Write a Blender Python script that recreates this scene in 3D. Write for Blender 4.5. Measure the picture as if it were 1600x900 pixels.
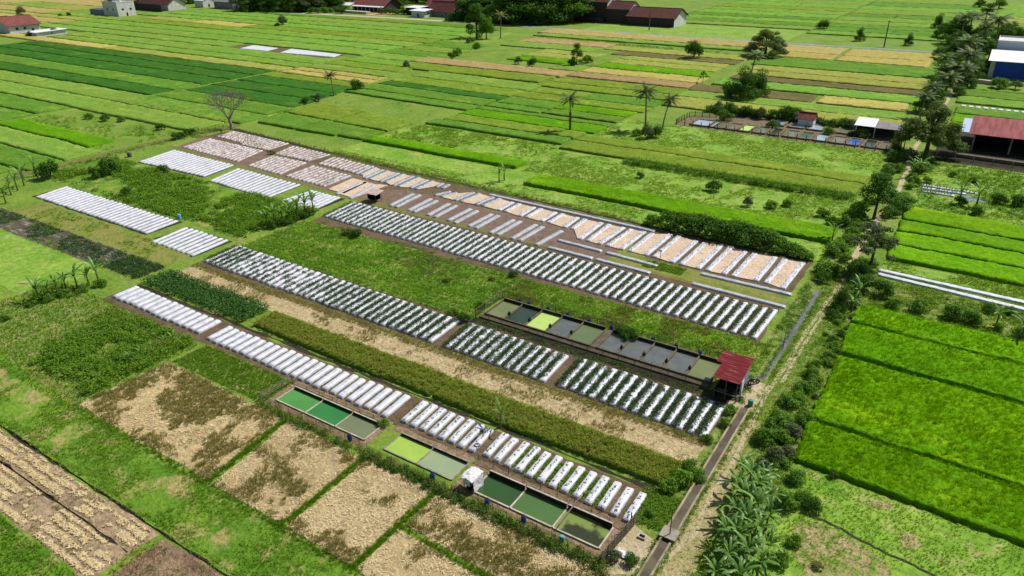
import bpy, math, random
import numpy as np
for o in list(bpy.data.objects): bpy.data.objects.remove(o)
R = math.radians
SC = bpy.context.scene
COL = SC.collection

# ------------------------------------------------------------------ camera
# world X runs along the planting rows, Y across them; the drone hovers over (0,0)
H = 55.0; F = 1126.7
PIT, ROL, YAW = R(26.35), R(-0.57), R(33.13)
fwv = np.array([-math.sin(YAW)*math.cos(PIT), math.cos(YAW)*math.cos(PIT), -math.sin(PIT)])
rt0 = np.array([math.cos(YAW), math.sin(YAW), 0.0])
up0 = np.cross(rt0, fwv)
rtv = math.cos(ROL)*rt0 + math.sin(ROL)*up0
upv = -math.sin(ROL)*rt0 + math.cos(ROL)*up0
from mathutils import Matrix, Vector
cam = bpy.data.cameras.new('camera'); camo = bpy.data.objects.new('camera', cam); COL.objects.link(camo)
M = Matrix(((rtv[0], upv[0], -fwv[0], 0), (rtv[1], upv[1], -fwv[1], 0), (rtv[2], upv[2], -fwv[2], H), (0, 0, 0, 1)))
camo.matrix_world = M
cam.sensor_width = 36; cam.lens = F/1600*36; cam.clip_start = 0.5; cam.clip_end = 9000
SC.camera = camo

# ------------------------------------------------------------------ light
EL = R(51); AZ = np.array([.466, .883]); AZ /= np.linalg.norm(AZ)
w = bpy.data.worlds.new('World'); SC.world = w; w.use_nodes = True
nt = w.node_tree; bg = nt.nodes['Background']
sky = nt.nodes.new('ShaderNodeTexSky'); sky.sky_type = 'NISHITA'; sky.sun_disc = False
sky.sun_elevation = EL; sky.sun_rotation = math.atan2(AZ[0], AZ[1]); sky.air_density = 1.0; sky.dust_density = 1.0
nt.links.new(sky.outputs[0], bg.inputs[0]); bg.inputs[1].default_value = 0.075
sl = bpy.data.lights.new('sun', 'SUN'); sl.energy = 4.4; sl.angle = R(0.5); sl.color = (1, .96, .9)
so = bpy.data.objects.new('sun', sl); COL.objects.link(so)
sd = Vector((AZ[0]*math.cos(EL), AZ[1]*math.cos(EL), math.sin(EL)))
so.rotation_euler = sd.to_track_quat('Z', 'Y').to_euler(); so.location = (0, 0, 200)
SC.view_settings.view_transform = 'Standard'; SC.view_settings.look = 'None'
SC.view_settings.exposure = 0.4; SC.view_settings.gamma = 1.0
SC.render.engine = 'CYCLES'
SC.cycles.max_bounces = 5; SC.cycles.diffuse_bounces = 2; SC.cycles.glossy_bounces = 2; SC.cycles.transparent_max_bounces = 8

# ------------------------------------------------------------------ helpers
rng = np.random.default_rng(7); random.seed(7)

def at(px, py, z=0.0):
    d = fwv*F + rtv*(px-800) + upv*(450-py)
    t = (H-z)/-d[2]
    p = np.array([0, 0, H]) + d*t
    return float(p[0]), float(p[1])
def proj(p):
    d = np.array(p, float) - np.array([0, 0, H]); z = d@fwv
    return 800+F*(d@rtv)/z, 450-F*(d@upv)/z
def height_to(px, py, ptop):
    x, y = at(px, py); lo, hi = 0, 60
    for _ in range(40):
        m = (lo+hi)/2
        if proj((x, y, m))[1] > ptop: lo = m
        else: hi = m
    return lo
def lin(c):
    return tuple(((v/255)/12.92 if v/255 <= .04045 else ((v/255+.055)/1.055)**2.4) for v in c)
KA = 1.42
def alb(c):
    r, g, b = (min(.85, v/KA) for v in lin(c))
    if g > r and g > b: r += .15*(g-r); b *= .86
    return r, g, b

def set_props(o, label=None, cat=None, group=None, kind=None):
    if label: o['label'] = label
    if cat: o['category'] = cat
    if group: o['group'] = group
    if kind: o['kind'] = kind
    return o
def link(name, me, mat=None, parent=None, loc=None):
    o = bpy.data.objects.new(name, me); COL.objects.link(o)
    if me is not None and mat is not None:
        for m in (mat if isinstance(mat, (list, tuple)) else [mat]): me.materials.append(m)
    if parent is not None: o.parent = parent
    if loc is not None: o.location = loc
    return o
def empty(name, loc, rz=0.0):
    o = bpy.data.objects.new(name, None); COL.objects.link(o); o.location = loc; o.rotation_euler = (0, 0, rz)
    o.empty_display_size = .2
    return o
def np_mesh(name, V, Q, smooth=False, mi=None):
    """V (n,3); Q (m,k) faces all with k corners"""
    V = np.asarray(V, np.float32); Q = np.asarray(Q, np.int32); k = Q.shape[1]
    me = bpy.data.meshes.new(name)
    me.vertices.add(len(V)); me.vertices.foreach_set('co', V.ravel())
    me.loops.add(Q.size); me.loops.foreach_set('vertex_index', Q.ravel())
    me.polygons.add(len(Q)); me.polygons.foreach_set('loop_start', np.arange(0, Q.size, k, dtype=np.int32))
    if mi is not None: me.polygons.foreach_set('material_index', np.asarray(mi, np.int32))
    if smooth: me.polygons.foreach_set('use_smooth', np.ones(len(Q), bool))
    me.update(calc_edges=True)
    return me

class MB:
    """collects shapes into one mesh"""
    def __init__(s): s.v = []; s.f = []; s.m = []
    def add(s, v, f, mi=0):
        b = len(s.v); s.v += [tuple(p) for p in v]; s.f += [tuple(i+b for i in q) for q in f]; s.m += [mi]*len(f)
    def box(s, x0, x1, y0, y1, z0, z1, mi=0):
        v = [(x0,y0,z0),(x1,y0,z0),(x1,y1,z0),(x0,y1,z0),(x0,y0,z1),(x1,y0,z1),(x1,y1,z1),(x0,y1,z1)]
        s.add(v, [(0,3,2,1),(4,5,6,7),(0,1,5,4),(1,2,6,5),(2,3,7,6),(3,0,4,7)], mi)
    def tube(s, pts, rad, n=6, mi=0, cap=True):
        pts = [Vector(p) for p in pts]
        if not isinstance(rad, (list, tuple)): rad = [rad]*len(pts)
        v = []; f = []
        for i, p in enumerate(pts):
            d = (pts[min(i+1, len(pts)-1)]-pts[max(i-1, 0)])
            if d.length < 1e-6: d = Vector((0, 0, 1))
            d.normalize()
            a = d.cross(Vector((0, 0, 1)) if abs(d.z) < .9 else Vector((1, 0, 0))).normalized(); b = d.cross(a)
            for k in range(n):
                t = 2*math.pi*k/n
                v.append(p+a*(rad[i]*math.cos(t))+b*(rad[i]*math.sin(t)))
        for i in range(len(pts)-1):
            for k in range(n):
                f.append((i*n+k, i*n+(k+1)%n, (i+1)*n+(k+1)%n, (i+1)*n+k))
        if cap:
            f.append(tuple(range(n-1, -1, -1))); f.append(tuple((len(pts)-1)*n+k for k in range(n)))
        s.add(v, f, mi)
    def lathe(s, prof, c=(0, 0, 0), n=12, mi=0):
        v = []; f = []
        for r, z in prof:
            for k in range(n):
                t = 2*math.pi*k/n; v.append((c[0]+r*math.cos(t), c[1]+r*math.sin(t), c[2]+z))
        for i in range(len(prof)-1):
            for k in range(n): f.append((i*n+k, i*n+(k+1)%n, (i+1)*n+(k+1)%n, (i+1)*n+k))
        f.append(tuple(range(n-1, -1, -1))); f.append(tuple((len(prof)-1)*n+k for k in range(n)))
        s.add(v, f, mi)
    def poly(s, pts, mi=0): s.add(pts, [tuple(range(len(pts)))], mi)
    def build(s, name, mat=None, parent=None, loc=None, smooth=False):
        me = bpy.data.meshes.new(name); me.from_pydata(s.v, [], s.f)
        if any(s.m): me.polygons.foreach_set('material_index', s.m)
        if smooth: me.polygons.foreach_set('use_smooth', [True]*len(s.f))
        me.update()
        return link(name, me, mat, parent, loc)

# value noise used for clumping plants
_lat = rng.random((256, 256))
def vnoise(x, y, s):
    x = np.asarray(x)/s+100; y = np.asarray(y)/s+100
    i = np.floor(x).astype(int); j = np.floor(y).astype(int); u = x-i; v = y-j
    u = u*u*(3-2*u); v = v*v*(3-2*v)
    g = lambda a, b: _lat[a % 256, b % 256]
    return (g(i,j)*(1-u)+g(i+1,j)*u)*(1-v)+(g(i,j+1)*(1-u)+g(i+1,j+1)*u)*v
def fbm(x, y, s): return .5*vnoise(x, y, s)+.3*vnoise(x+31, y+7, s/2.3)+.2*vnoise(x-9, y+55, s/5.1)

# ------------------------------------------------------------------ materials
MATS = {}
def new_mat(name):
    m = bpy.data.materials.new(name); m.use_nodes = True
    n = m.node_tree; b = n.nodes['Principled BSDF']
    return m, n, b
def noise_node(n, coord, scale, detail=4, stretch=None):
    mp = n.nodes.new('ShaderNodeMapping'); n.links.new(coord, mp.inputs[0])
    mp.inputs['Scale'].default_value = stretch or (1, 1, 1)
    t = n.nodes.new('ShaderNodeTexNoise'); t.inputs['Scale'].default_value = scale; t.inputs['Detail'].default_value = detail
    t.inputs['Roughness'].default_value = .62
    n.links.new(mp.outputs[0], t.inputs['Vector']); return t.outputs['Fac']
def ramp(n, fac, lo, hi):
    mr = n.nodes.new('ShaderNodeMapRange'); mr.inputs[1].default_value = lo; mr.inputs[2].default_value = hi
    n.links.new(fac, mr.inputs[0]); return mr.outputs[0]
def mixc(n, fac, a, b):
    mx = n.nodes.new('ShaderNodeMix'); mx.data_type = 'RGBA'
    if isinstance(fac, (int, float)): mx.inputs[0].default_value = fac
    else: n.links.new(fac, mx.inputs[0])
    for k, c in ((6, a), (7, b)):
        if isinstance(c, tuple): mx.inputs[k].default_value = (*c[:3], 1)
        else: n.links.new(c, mx.inputs[k])
    return mx.outputs[2]
def ground_mat(name, c1, c2, c3=None, big=14., fine=1.6, bump=.5, stretch=None, amt3=(.55, .7), rough=.95):
    """earth, grass, straw: broad patches of c1/c2, spots of c3, fine grain"""
    if name in MATS: return MATS[name]
    m, n, b = new_mat(name)
    tc = n.nodes.new('ShaderNodeTexCoord').outputs['Object']
    f1 = ramp(n, noise_node(n, tc, 1/big, 5, stretch), .36, .64)
    c = mixc(n, f1, alb(c1), alb(c2))
    if c3:
        f3 = ramp(n, noise_node(n, tc, 2.7/big, 6, stretch), *amt3)
        c = mixc(n, f3, c, alb(c3))
    g = noise_node(n, tc, fine, 5, stretch)
    gv = ramp(n, g, .25, .75)
    hs = n.nodes.new('ShaderNodeHueSaturation'); n.links.new(c, hs.inputs['Color'])
    mr = n.nodes.new('ShaderNodeMapRange'); mr.inputs[3].default_value = .62; mr.inputs[4].default_value = 1.34
    n.links.new(gv, mr.inputs[0]); n.links.new(mr.outputs[0], hs.inputs['Value'])
    n.links.new(hs.outputs[0], b.inputs['Base Color']); b.inputs['Roughness'].default_value = rough
    b.inputs['Specular IOR Level'].default_value = .15
    bp = n.nodes.new('ShaderNodeBump'); bp.inputs['Strength'].default_value = bump; bp.inputs['Distance'].default_value = .35
    n.links.new(g, bp.inputs['Height']); n.links.new(bp.outputs[0], b.inputs['Normal'])
    MATS[name] = m; return m
def leaf_mat(name, c1, c2, rough=.65, spec=.1, var=.25, trans=.38):
    """leaves: every leaf its own tint between c1 and c2"""
    if name in MATS: return MATS[name]
    m, n, b = new_mat(name)
    g = n.nodes.new('ShaderNodeNewGeometry')
    tc = n.nodes.new('ShaderNodeTexCoord').outputs['Object']
    f = noise_node(n, tc, .35, 3)
    ad = n.nodes.new('ShaderNodeMath'); ad.operation = 'MULTIPLY_ADD'
    n.links.new(g.outputs['Random Per Island'], ad.inputs[0]); ad.inputs[1].default_value = .7
    f2 = ramp(n, f, .3, .7)
    mu = n.nodes.new('ShaderNodeMath'); mu.operation = 'MULTIPLY'; n.links.new(f2, mu.inputs[0]); mu.inputs[1].default_value = .3
    n.links.new(mu.outputs[0], ad.inputs[2])
    c = mixc(n, ad.outputs[0], alb(c1), alb(c2))
    n.links.new(c, b.inputs['Base Color']); b.inputs['Roughness'].default_value = rough
    b.inputs['Specular IOR Level'].default_value = spec
    if trans > 0:
        tr = n.nodes.new('ShaderNodeBsdfTranslucent'); hs = n.nodes.new('ShaderNodeHueSaturation')
        hs.inputs['Saturation'].default_value = 1.15; hs.inputs['Value'].default_value = 1.2
        n.links.new(c, hs.inputs['Color']); n.links.new(hs.outputs[0], tr.inputs[0])
        ms = n.nodes.new('ShaderNodeMixShader'); ms.inputs[0].default_value = trans
        n.links.new(b.outputs[0], ms.inputs[1]); n.links.new(tr.outputs[0], ms.inputs[2])
        n.links.new(ms.outputs[0], n.nodes['Material Output'].inputs['Surface'])
    MATS[name] = m; return m
def plain_mat(name, c, rough=.7, spec=.3, c2=None, scale=2., bump=0., metallic=0., stretch=None, lo=.4, hi=.65, raw=False):
    if name in MATS: return MATS[name]
    m, n, b = new_mat(name)
    a1 = lin(c) if raw else alb(c)
    b.inputs['Roughness'].default_value = rough; b.inputs['Specular IOR Level'].default_value = spec; b.inputs['Metallic'].default_value = metallic
    b.inputs['Base Color'].default_value = (*a1, 1)
    if c2:
        a2 = lin(c2) if raw else alb(c2)
        tc = n.nodes.new('ShaderNodeTexCoord').outputs['Object']
        f = noise_node(n, tc, scale, 5, stretch)
        n.links.new(mixc(n, ramp(n, f, lo, hi), a1, a2), b.inputs['Base Color'])
        if bump:
            bp = n.nodes.new('ShaderNodeBump'); bp.inputs['Strength'].default_value = bump; bp.inputs['Distance'].default_value = .05
            n.links.new(f, bp.inputs['Height']); n.links.new(bp.outputs[0], b.inputs['Normal'])
    MATS[name] = m; return m
def water_mat(name, c, c2=None, rough=.12, spec=.5, lo=.45, hi=.55, scale=.35):
    m = plain_mat(name, c, rough, spec, c2 or tuple(int(v*.88) for v in c), scale, 0, lo=lo, hi=hi)
    return m
def net_mat(name, c, fac):
    if name in MATS: return MATS[name]
    m, n, b = new_mat(name)
    b.inputs['Base Color'].default_value = (*alb(c), 1); b.inputs['Roughness'].default_value = .9
    t = n.nodes.new('ShaderNodeBsdfTransparent'); ms = n.nodes.new('ShaderNodeMixShader'); ms.inputs[0].default_value = fac
    n.links.new(t.outputs[0], ms.inputs[1]); n.links.new(b.outputs[0], ms.inputs[2])
    n.links.new(ms.outputs[0], n.nodes['Material Output'].inputs['Surface'])
    MATS[name] = m; return m

GR = ground_mat('meadow', (98, 142, 44), (128, 158, 64), (156, 152, 88), 12, 1.3, .7, amt3=(.55, .72))
LUSH = ground_mat('lush_grass', (70, 124, 30), (112, 160, 46), (160, 160, 86), 7, 1.8, .8, amt3=(.5, .64))
LIGHT = ground_mat('light_grass', (104, 160, 50), (142, 178, 74), (184, 176, 116), 9, .9, .8, amt3=(.55, .72))
DRYG = ground_mat('dry_grass', (130, 142, 62), (150, 145, 78), (90, 130, 45), 6, 1.8, .7, amt3=(.5, .65))
VERGE = ground_mat('verge_grass', (96, 136, 52), (132, 152, 70), (176, 160, 116), 4, 1.8, .8, amt3=(.53, .66))
SOIL = ground_mat('brown_soil', (104, 88, 66), (128, 108, 82), (92, 92, 52), 3, 3, .8, amt3=(.56, .7))
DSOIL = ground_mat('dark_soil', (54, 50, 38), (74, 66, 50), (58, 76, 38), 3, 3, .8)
RSOIL = ground_mat('red_brown_soil', (130, 108, 90), (152, 128, 110), (104, 86, 70), 1.5, 4, 1)
BUND = ground_mat('olive_bund', (118, 122, 62), (136, 132, 76), (92, 108, 44), 2.5, 3, .8)
STRAW = ground_mat('straw', (218, 198, 154), (198, 176, 128), (146, 134, 80), 4, 2.2, .6, stretch=(.7, 1.3, 1), amt3=(.54, .68))
STUB = ground_mat('stubble_straw', (226, 202, 150), (204, 178, 124), (146, 134, 82), 3.4, 2.2, .6, stretch=(.7, 1.3, 1), amt3=(.52, .68))
TANMULCH = ground_mat('straw_mulch', (228, 204, 176), (216, 190, 160), (200, 174, 144), 5, 3, .5)
DIRT = ground_mat('track_dirt', (206, 190, 154), (188, 170, 132), (158, 150, 100), 3, 2.5, .6)
DRYT = ground_mat('dry_track_grass', (190, 172, 126), (160, 156, 96), (196, 178, 142), 3, 2.5, .8)
ASPH = ground_mat('worn_asphalt', (150, 158, 160), (136, 144, 146), None, 6, 2, .2)
CONC = plain_mat('concrete', (168, 160, 142), .9, .2, (128, 120, 100), 1.2, .4)
CONCD = plain_mat('dark_concrete', (118, 106, 86), .9, .2, (88, 80, 62), 1.2, .4)
CLIGHT = plain_mat('pale_concrete', (206, 198, 178), .9, .2, (170, 160, 138), 1.2, .3)
PLAS = plain_mat('white_plastic', (230, 231, 237), .42, .35, (196, 198, 206), 1.1, .8, lo=.42, hi=.75)
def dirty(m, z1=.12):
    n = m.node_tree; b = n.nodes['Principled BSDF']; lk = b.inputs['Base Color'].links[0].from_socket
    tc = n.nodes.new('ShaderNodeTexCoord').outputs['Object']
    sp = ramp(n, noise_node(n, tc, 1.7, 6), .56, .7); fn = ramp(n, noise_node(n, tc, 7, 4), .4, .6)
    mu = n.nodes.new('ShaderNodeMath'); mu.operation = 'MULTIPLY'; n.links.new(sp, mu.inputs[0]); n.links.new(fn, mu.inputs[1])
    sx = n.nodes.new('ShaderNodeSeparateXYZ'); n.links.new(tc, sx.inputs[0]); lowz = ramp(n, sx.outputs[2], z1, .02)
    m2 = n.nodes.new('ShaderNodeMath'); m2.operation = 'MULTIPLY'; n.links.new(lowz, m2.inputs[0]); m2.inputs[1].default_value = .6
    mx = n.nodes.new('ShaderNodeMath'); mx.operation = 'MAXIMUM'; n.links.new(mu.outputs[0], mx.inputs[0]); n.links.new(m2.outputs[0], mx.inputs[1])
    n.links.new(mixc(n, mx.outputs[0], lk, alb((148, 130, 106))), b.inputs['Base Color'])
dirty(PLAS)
PLASG = plain_mat('grey_plastic', (198, 201, 206), .4, .4, (168, 170, 174), 1.5, .5)
PLASD = plain_mat('dusty_plastic', (224, 214, 214), .6, .25, (158, 134, 120), .9, .5, lo=.44, hi=.68)
BLACKP = plain_mat('black_plastic', (22, 24, 32), .4, .4)
BLUEP = plain_mat('blue_plastic', (20, 60, 170), .4, .4, (16, 50, 150), 3)
TEALP = plain_mat('teal_plastic', (20, 150, 130), .4, .4)
WOOD = plain_mat('weathered_wood', (120, 104, 84), .9, .2, (88, 76, 60), 5, .3)
BAMB = plain_mat('grey_bamboo', (150, 140, 120), .8, .2, (112, 104, 88), 5, .3)
BARK = plain_mat('bark', (112, 98, 78), .95, .1, (80, 70, 54), 3, .5)
PBARK = plain_mat('palm_bark', (150, 138, 118), .95, .1, (112, 100, 82), 3, .5)
DBARK = plain_mat('dead_bark', (170, 158, 140), .95, .1, (120, 108, 90), 3, .5)
REDROOF = plain_mat('red_sheet_roof', (118, 32, 36), .75, .1, (190, 128, 124), 1.5, .2, stretch=(.25, 5.0, 1), lo=.57, hi=.66)
RUSTROOF = plain_mat('faded_red_roof', (172, 100, 98), .8, .1, (132, 74, 72), .6, .2, stretch=(1.2, .1, 1))
TILE = plain_mat('clay_tile', (104, 64, 56), .9, .15, (78, 48, 44), .8, .5)
TILEL = plain_mat('light_clay_tile', (146, 88, 80), .9, .15, (112, 66, 60), .8, .4)
GREYROOF = plain_mat('grey_sheet_roof', (150, 148, 146), .7, .2, (120, 118, 116), 1)
WALLW = plain_mat('white_wall', (232, 230, 224), .9, .2, (206, 204, 198), .6)
WALLG = plain_mat('grey_render', (150, 152, 160), .9, .2, (122, 124, 134), .5)
WALLD = plain_mat('dark_brick_and_shade', (84, 74, 72), .95, .1, (64, 58, 58), 1.2)  # dark walls; also painted shade on the barn fronts
DARK = plain_mat('dark_interior', (22, 24, 30), .9, .1)
GLASS = plain_mat('window_glass', (40, 48, 58), .1, .6)
WHITER = plain_mat('white_sheet_roof', (250, 250, 252), .5, .3, (240, 242, 246), .5)
BLUEC = plain_mat('blue_tarpaulin', (40, 84, 196), .6, .3, (30, 68, 164), .4)
TARP = plain_mat('white_tarpaulin', (244, 240, 238), .6, .3, (220, 214, 212), 2, .4)
METAL = plain_mat('dark_metal', (60, 62, 66), .4, .5, metallic=.5)
RUBBER = plain_mat('black_rubber', (24, 24, 26), .8, .2)
NET = net_mat('grey_net', (70, 80, 66), .36)
NETD = net_mat('dark_net', (58, 66, 54), .3)

# ------------------------------------------------------------------ ground sheets
def wobble_poly(pts, step=1.6, amp=.14):
    out = []
    n = len(pts)
    for i in range(n):
        a = np.array(pts[i]); b = np.array(pts[(i+1) % n]); L = np.linalg.norm(b-a)
        st = max(step, L/60)
        k = max(1, int(L/st))
        d = (b-a)/max(L, 1e-6); nn = np.array([-d[1], d[0]])
        for j in range(k):
            p = a+(b-a)*j/k
            if j: p = p+nn*random.uniform(-amp, amp)
            out.append((p[0], p[1]))
    return out
_zc = [0]
def next_z(z):
    _zc[0] += 1
    return .004+.0004*_zc[0] if z <= .021 else z
def sheet(name, pts, z, mat, amp=.24, step=1.6):
    z = next_z(z)
    w_ = wobble_poly(pts, step, amp)
    mb = MB(); mb.poly([(x, y, z) for x, y in w_])
    o = mb.build(name, mat); o['kind'] = 'structure'
    return o
def rect(a0, a1, b0, b1): return [(a0, b0), (a1, b0), (a1, b1), (a0, b1)]
def pxs(*p): return [at(*q) for q in p]
L0 = .0; L1 = .004; L2 = .008; L3 = .012; L4 = .016

mb = MB(); mb.poly([(-4000, -400, 0), (4000, -400, 0), (4000, 6000, 0), (-4000, 6000, 0)])
g = mb.build('ground', GR); g['kind'] = 'structure'

# ------------------------------------------------------------------ crops
def canopy_mat(name, c1, c2, big=9., fine=2.2, bump=.9):
    if name in MATS: return MATS[name]
    m, n, b = new_mat(name)
    tc = n.nodes.new('ShaderNodeTexCoord').outputs['Object']
    oi = n.nodes.new('ShaderNodeObjectInfo').outputs['Random']
    f1 = ramp(n, noise_node(n, tc, 1/big, 5, (.6, 1.3, 1)), .34, .66)
    c = mixc(n, f1, alb(c1), alb(c2))
    c3 = tuple(min(255, a_*1.0+b_) for a_, b_ in zip(c2, (34, 22, 12)))
    f3 = ramp(n, noise_node(n, tc, 1/6.5, 6, (.55, 1.2, 1)), .56, .74)
    c = mixc(n, f3, c, alb(c3))
    g0 = noise_node(n, tc, fine, 4); gm = noise_node(n, tc, .55, 6)
    av = n.nodes.new('ShaderNodeMix'); av.inputs[0].default_value = .38; n.links.new(g0, av.inputs[2]); n.links.new(gm, av.inputs[3]); g = av.outputs[0]
    hs = n.nodes.new('ShaderNodeHueSaturation'); n.links.new(c, hs.inputs['Color'])
    v = n.nodes.new('ShaderNodeMapRange'); v.inputs[1].default_value = .34; v.inputs[2].default_value = .66
    v.inputs[3].default_value = .66; v.inputs[4].default_value = 1.3; n.links.new(g, v.inputs[0])
    v2 = n.nodes.new('ShaderNodeMapRange'); v2.inputs[3].default_value = .93; v2.inputs[4].default_value = 1.06; n.links.new(oi, v2.inputs[0])
    mu = n.nodes.new('ShaderNodeMath'); mu.operation = 'MULTIPLY'; n.links.new(v.outputs[0], mu.inputs[0]); n.links.new(v2.outputs[0], mu.inputs[1])
    n.links.new(mu.outputs[0], hs.inputs['Value'])
    h2 = n.nodes.new('ShaderNodeMapRange'); h2.inputs[3].default_value = .493; h2.inputs[4].default_value = .506; n.links.new(oi, h2.inputs[0])
    n.links.new(h2.outputs[0], hs.inputs['Hue'])
    n.links.new(hs.outputs[0], b.inputs['Base Color']); b.inputs['Roughness'].default_value = .9; b.inputs['Specular IOR Level'].default_value = .04
    bp = n.nodes.new('ShaderNodeBump'); bp.inputs['Strength'].default_value = bump; bp.inputs['Distance'].default_value = .3
    n.links.new(g, bp.inputs['Height']); n.links.new(bp.outputs[0], b.inputs['Normal'])
    MATS[name] = m; return m
CAN = {
 'BG': canopy_mat('bright_rice', (80, 152, 6), (106, 168, 12)),
 'MG': canopy_mat('green_rice', (72, 144, 8), (96, 160, 16)),
 'DG': canopy_mat('deep_green_rice', (40, 106, 38), (58, 120, 40)),
 'G': canopy_mat('leaf_green_rice', (84, 138, 46), (100, 148, 54)),
 'YG': canopy_mat('yellow_green_rice', (114, 156, 62), (128, 164, 72)),
 'LG': canopy_mat('light_green_rice', (104, 160, 58), (118, 168, 68)),
 'O': canopy_mat('olive_rice', (110, 144, 46), (124, 152, 56)),
 'Y': canopy_mat('ripening_rice', (150, 162, 74), (162, 164, 84)),
 'GO': canopy_mat('golden_rice', (190, 178, 94), (180, 168, 92)),
 'T': canopy_mat('tan_rice', (186, 166, 104), (172, 158, 92)),
 'P': canopy_mat('dry_pink_rice', (180, 152, 104), (166, 146, 92)),
 'DB': canopy_mat('dull_brown_stubble', (112, 108, 62), (126, 118, 74)),
 'M': canopy_mat('mature_olive_rice', (100, 128, 40), (84, 118, 32)),
}
def bil(c, u, v):
    c = [np.array(p) for p in c]
    return ((1-u)*(1-v))[..., None]*c[0]+(u*(1-v))[..., None]*c[1]+(u*v)[..., None]*c[2]+((1-u)*v)[..., None]*c[3]
def paddy(c, key, h=.7, cell=None, jit=None, name='rice_field'):
    """block of standing crop over the quad c = near-left, near-right, far-right, far-left"""
    c = [np.array(p, float) for p in c]
    mid = sum(c)/4; dist = math.hypot(mid[0], mid[1])
    if cell is None: cell = max(.34, dist/260)
    if jit is None: jit = .10+.00035*dist
    W_ = max(np.linalg.norm(c[1]-c[0]), np.linalg.norm(c[2]-c[3])); D_ = max(np.linalg.norm(c[3]-c[0]), np.linalg.norm(c[2]-c[1]))
    nx = int(max(3, min(340, W_/cell))); ny = int(max(3, min(240, D_/cell)))
    U, V = np.meshgrid(np.linspace(0, 1, nx+1), np.linspace(0, 1, ny+1))
    P = bil(c, U, V)
    wv_ = .9+dist*.002; ox = (fbm(P[..., 0], P[..., 1], 16.)-.5)*wv_; oy = (fbm(P[..., 0]+70, P[..., 1]-40, 16.)-.5)*wv_
    P[..., 0] += ox; P[..., 1] += oy
    inner = (U > 0) & (U < 1) & (V > 0) & (V < 1)
    P[..., 0] += np.where((U > 0) & (U < 1), (rng.random(U.shape)-.5)*cell*.6, 0)+np.where(inner, 0, (rng.random(U.shape)-.5)*.3)
    P[..., 1] += np.where((V > 0) & (V < 1), (rng.random(U.shape)-.5)*cell*.6, 0)+np.where(inner, 0, (rng.random(U.shape)-.5)*.3)
    Z = h+(rng.random(U.shape)-.5)*2*jit+(fbm(P[..., 0], P[..., 1], 5.)-.5)*.3
    Z = np.where(inner, Z, h*(.55+.5*fbm(P[..., 0], P[..., 1], 4.))+(rng.random(U.shape)-.5)*jit)
    top = np.concatenate([P, Z[..., None]], -1).reshape(-1, 3)
    idx = np.arange((nx+1)*(ny+1)).reshape(ny+1, nx+1)
    Q = np.stack([idx[:-1, :-1], idx[:-1, 1:], idx[1:, 1:], idx[1:, :-1]], -1).reshape(-1, 4)
    ring = np.concatenate([idx[0, :], idx[1:, -1], idx[-1, -2::-1], idx[-2:0:-1, 0]])
    base = top[ring].copy(); base[:, 2] = 0; base[:, :2] += (base[:, :2]-mid)*(.12/max(W_, D_))
    off = len(top); n = len(ring); r2 = np.arange(n)+off
    S_ = np.stack([r2, np.roll(r2, -1), np.roll(ring, -1), ring], -1)
    me = np_mesh(name, np.concatenate([top, base]), np.concatenate([Q, S_]))
    o = link(name, me, CAN[key]); o['kind'] = 'structure'
    return o
def pr(a0, a1, b0, b1, key, h=.7, **k):
    return paddy([(a0, b0), (a1, b0), (a1, b1), (a0, b1)], key, h, **k)
_rr = random.Random(77)
def rows(a0, a1, bs, keys, h=.55, gap=.45, slant=(0, 0)):
    for i, k in enumerate(keys):
        if k is None: continue
        b0, b1 = bs[i]+gap/2, bs[i+1]-gap/2
        a0_ = a0 if not callable(a0) else a0((b0+b1)/2); a1_ = a1 if not callable(a1) else a1((b0+b1)/2)
        n_ = max(1, int(round((a1_-a0_)/_rr.uniform(48, 80)))); cut = [0]+sorted(((j+_rr.uniform(-.22, .22))/n_ for j in range(1, n_)))+[1]
        for t0, t1 in zip(cut[:-1], cut[1:]):
            x0_ = a0_+(a1_-a0_)*t0+(.2 if t0 else 0); x1_ = a0_+(a1_-a0_)*t1-(.2 if t1 < 1 else 0)
            s0 = slant[0]+(slant[1]-slant[0])*t0; s1 = slant[0]+(slant[1]-slant[0])*t1
            kk = k if _rr.random() < .8 else {'YG': 'LG', 'LG': 'YG', 'G': 'O', 'O': 'G', 'Y': 'YG', 'DG': 'DG', 'T': 'GO', 'GO': 'Y', 'MG': 'G'}.get(k, k)
            paddy([(x0_, b0+s0), (x1_, b0+s1), (x1_, b1+s1), (x0_, b1+s0)], kk, h)

def scatter(n, a0, a1, b0, b1, scale=None, thr=.5, soft=.12):
    x = rng.uniform(a0, a1, n); y = rng.uniform(b0, b1, n)
    if scale:
        f = fbm(x, y, scale); keep = rng.random(n) < np.clip((f-thr)/soft+.5, 0, 1)
        x, y = x[keep], y[keep]
    return np.stack([x, y], -1)
def in_poly(P, poly):
    x, y = P[:, 0], P[:, 1]; r = np.zeros(len(P), bool); j = len(poly)-1
    for i in range(len(poly)):
        xi, yi = poly[i]; xj, yj = poly[j]
        r ^= ((yi > y) != (yj > y)) & (x < (xj-xi)*(y-yi)/((yj-yi) or 1e-9)+xi); j = i
    return r
def scatter_poly(n, poly, scale=None, thr=.5, soft=.12):
    xs = [p[0] for p in poly]; ys = [p[1] for p in poly]
    P = scatter(n, min(xs), max(xs), min(ys), max(ys), scale, thr, soft)
    return P[in_poly(P, poly)]
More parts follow.
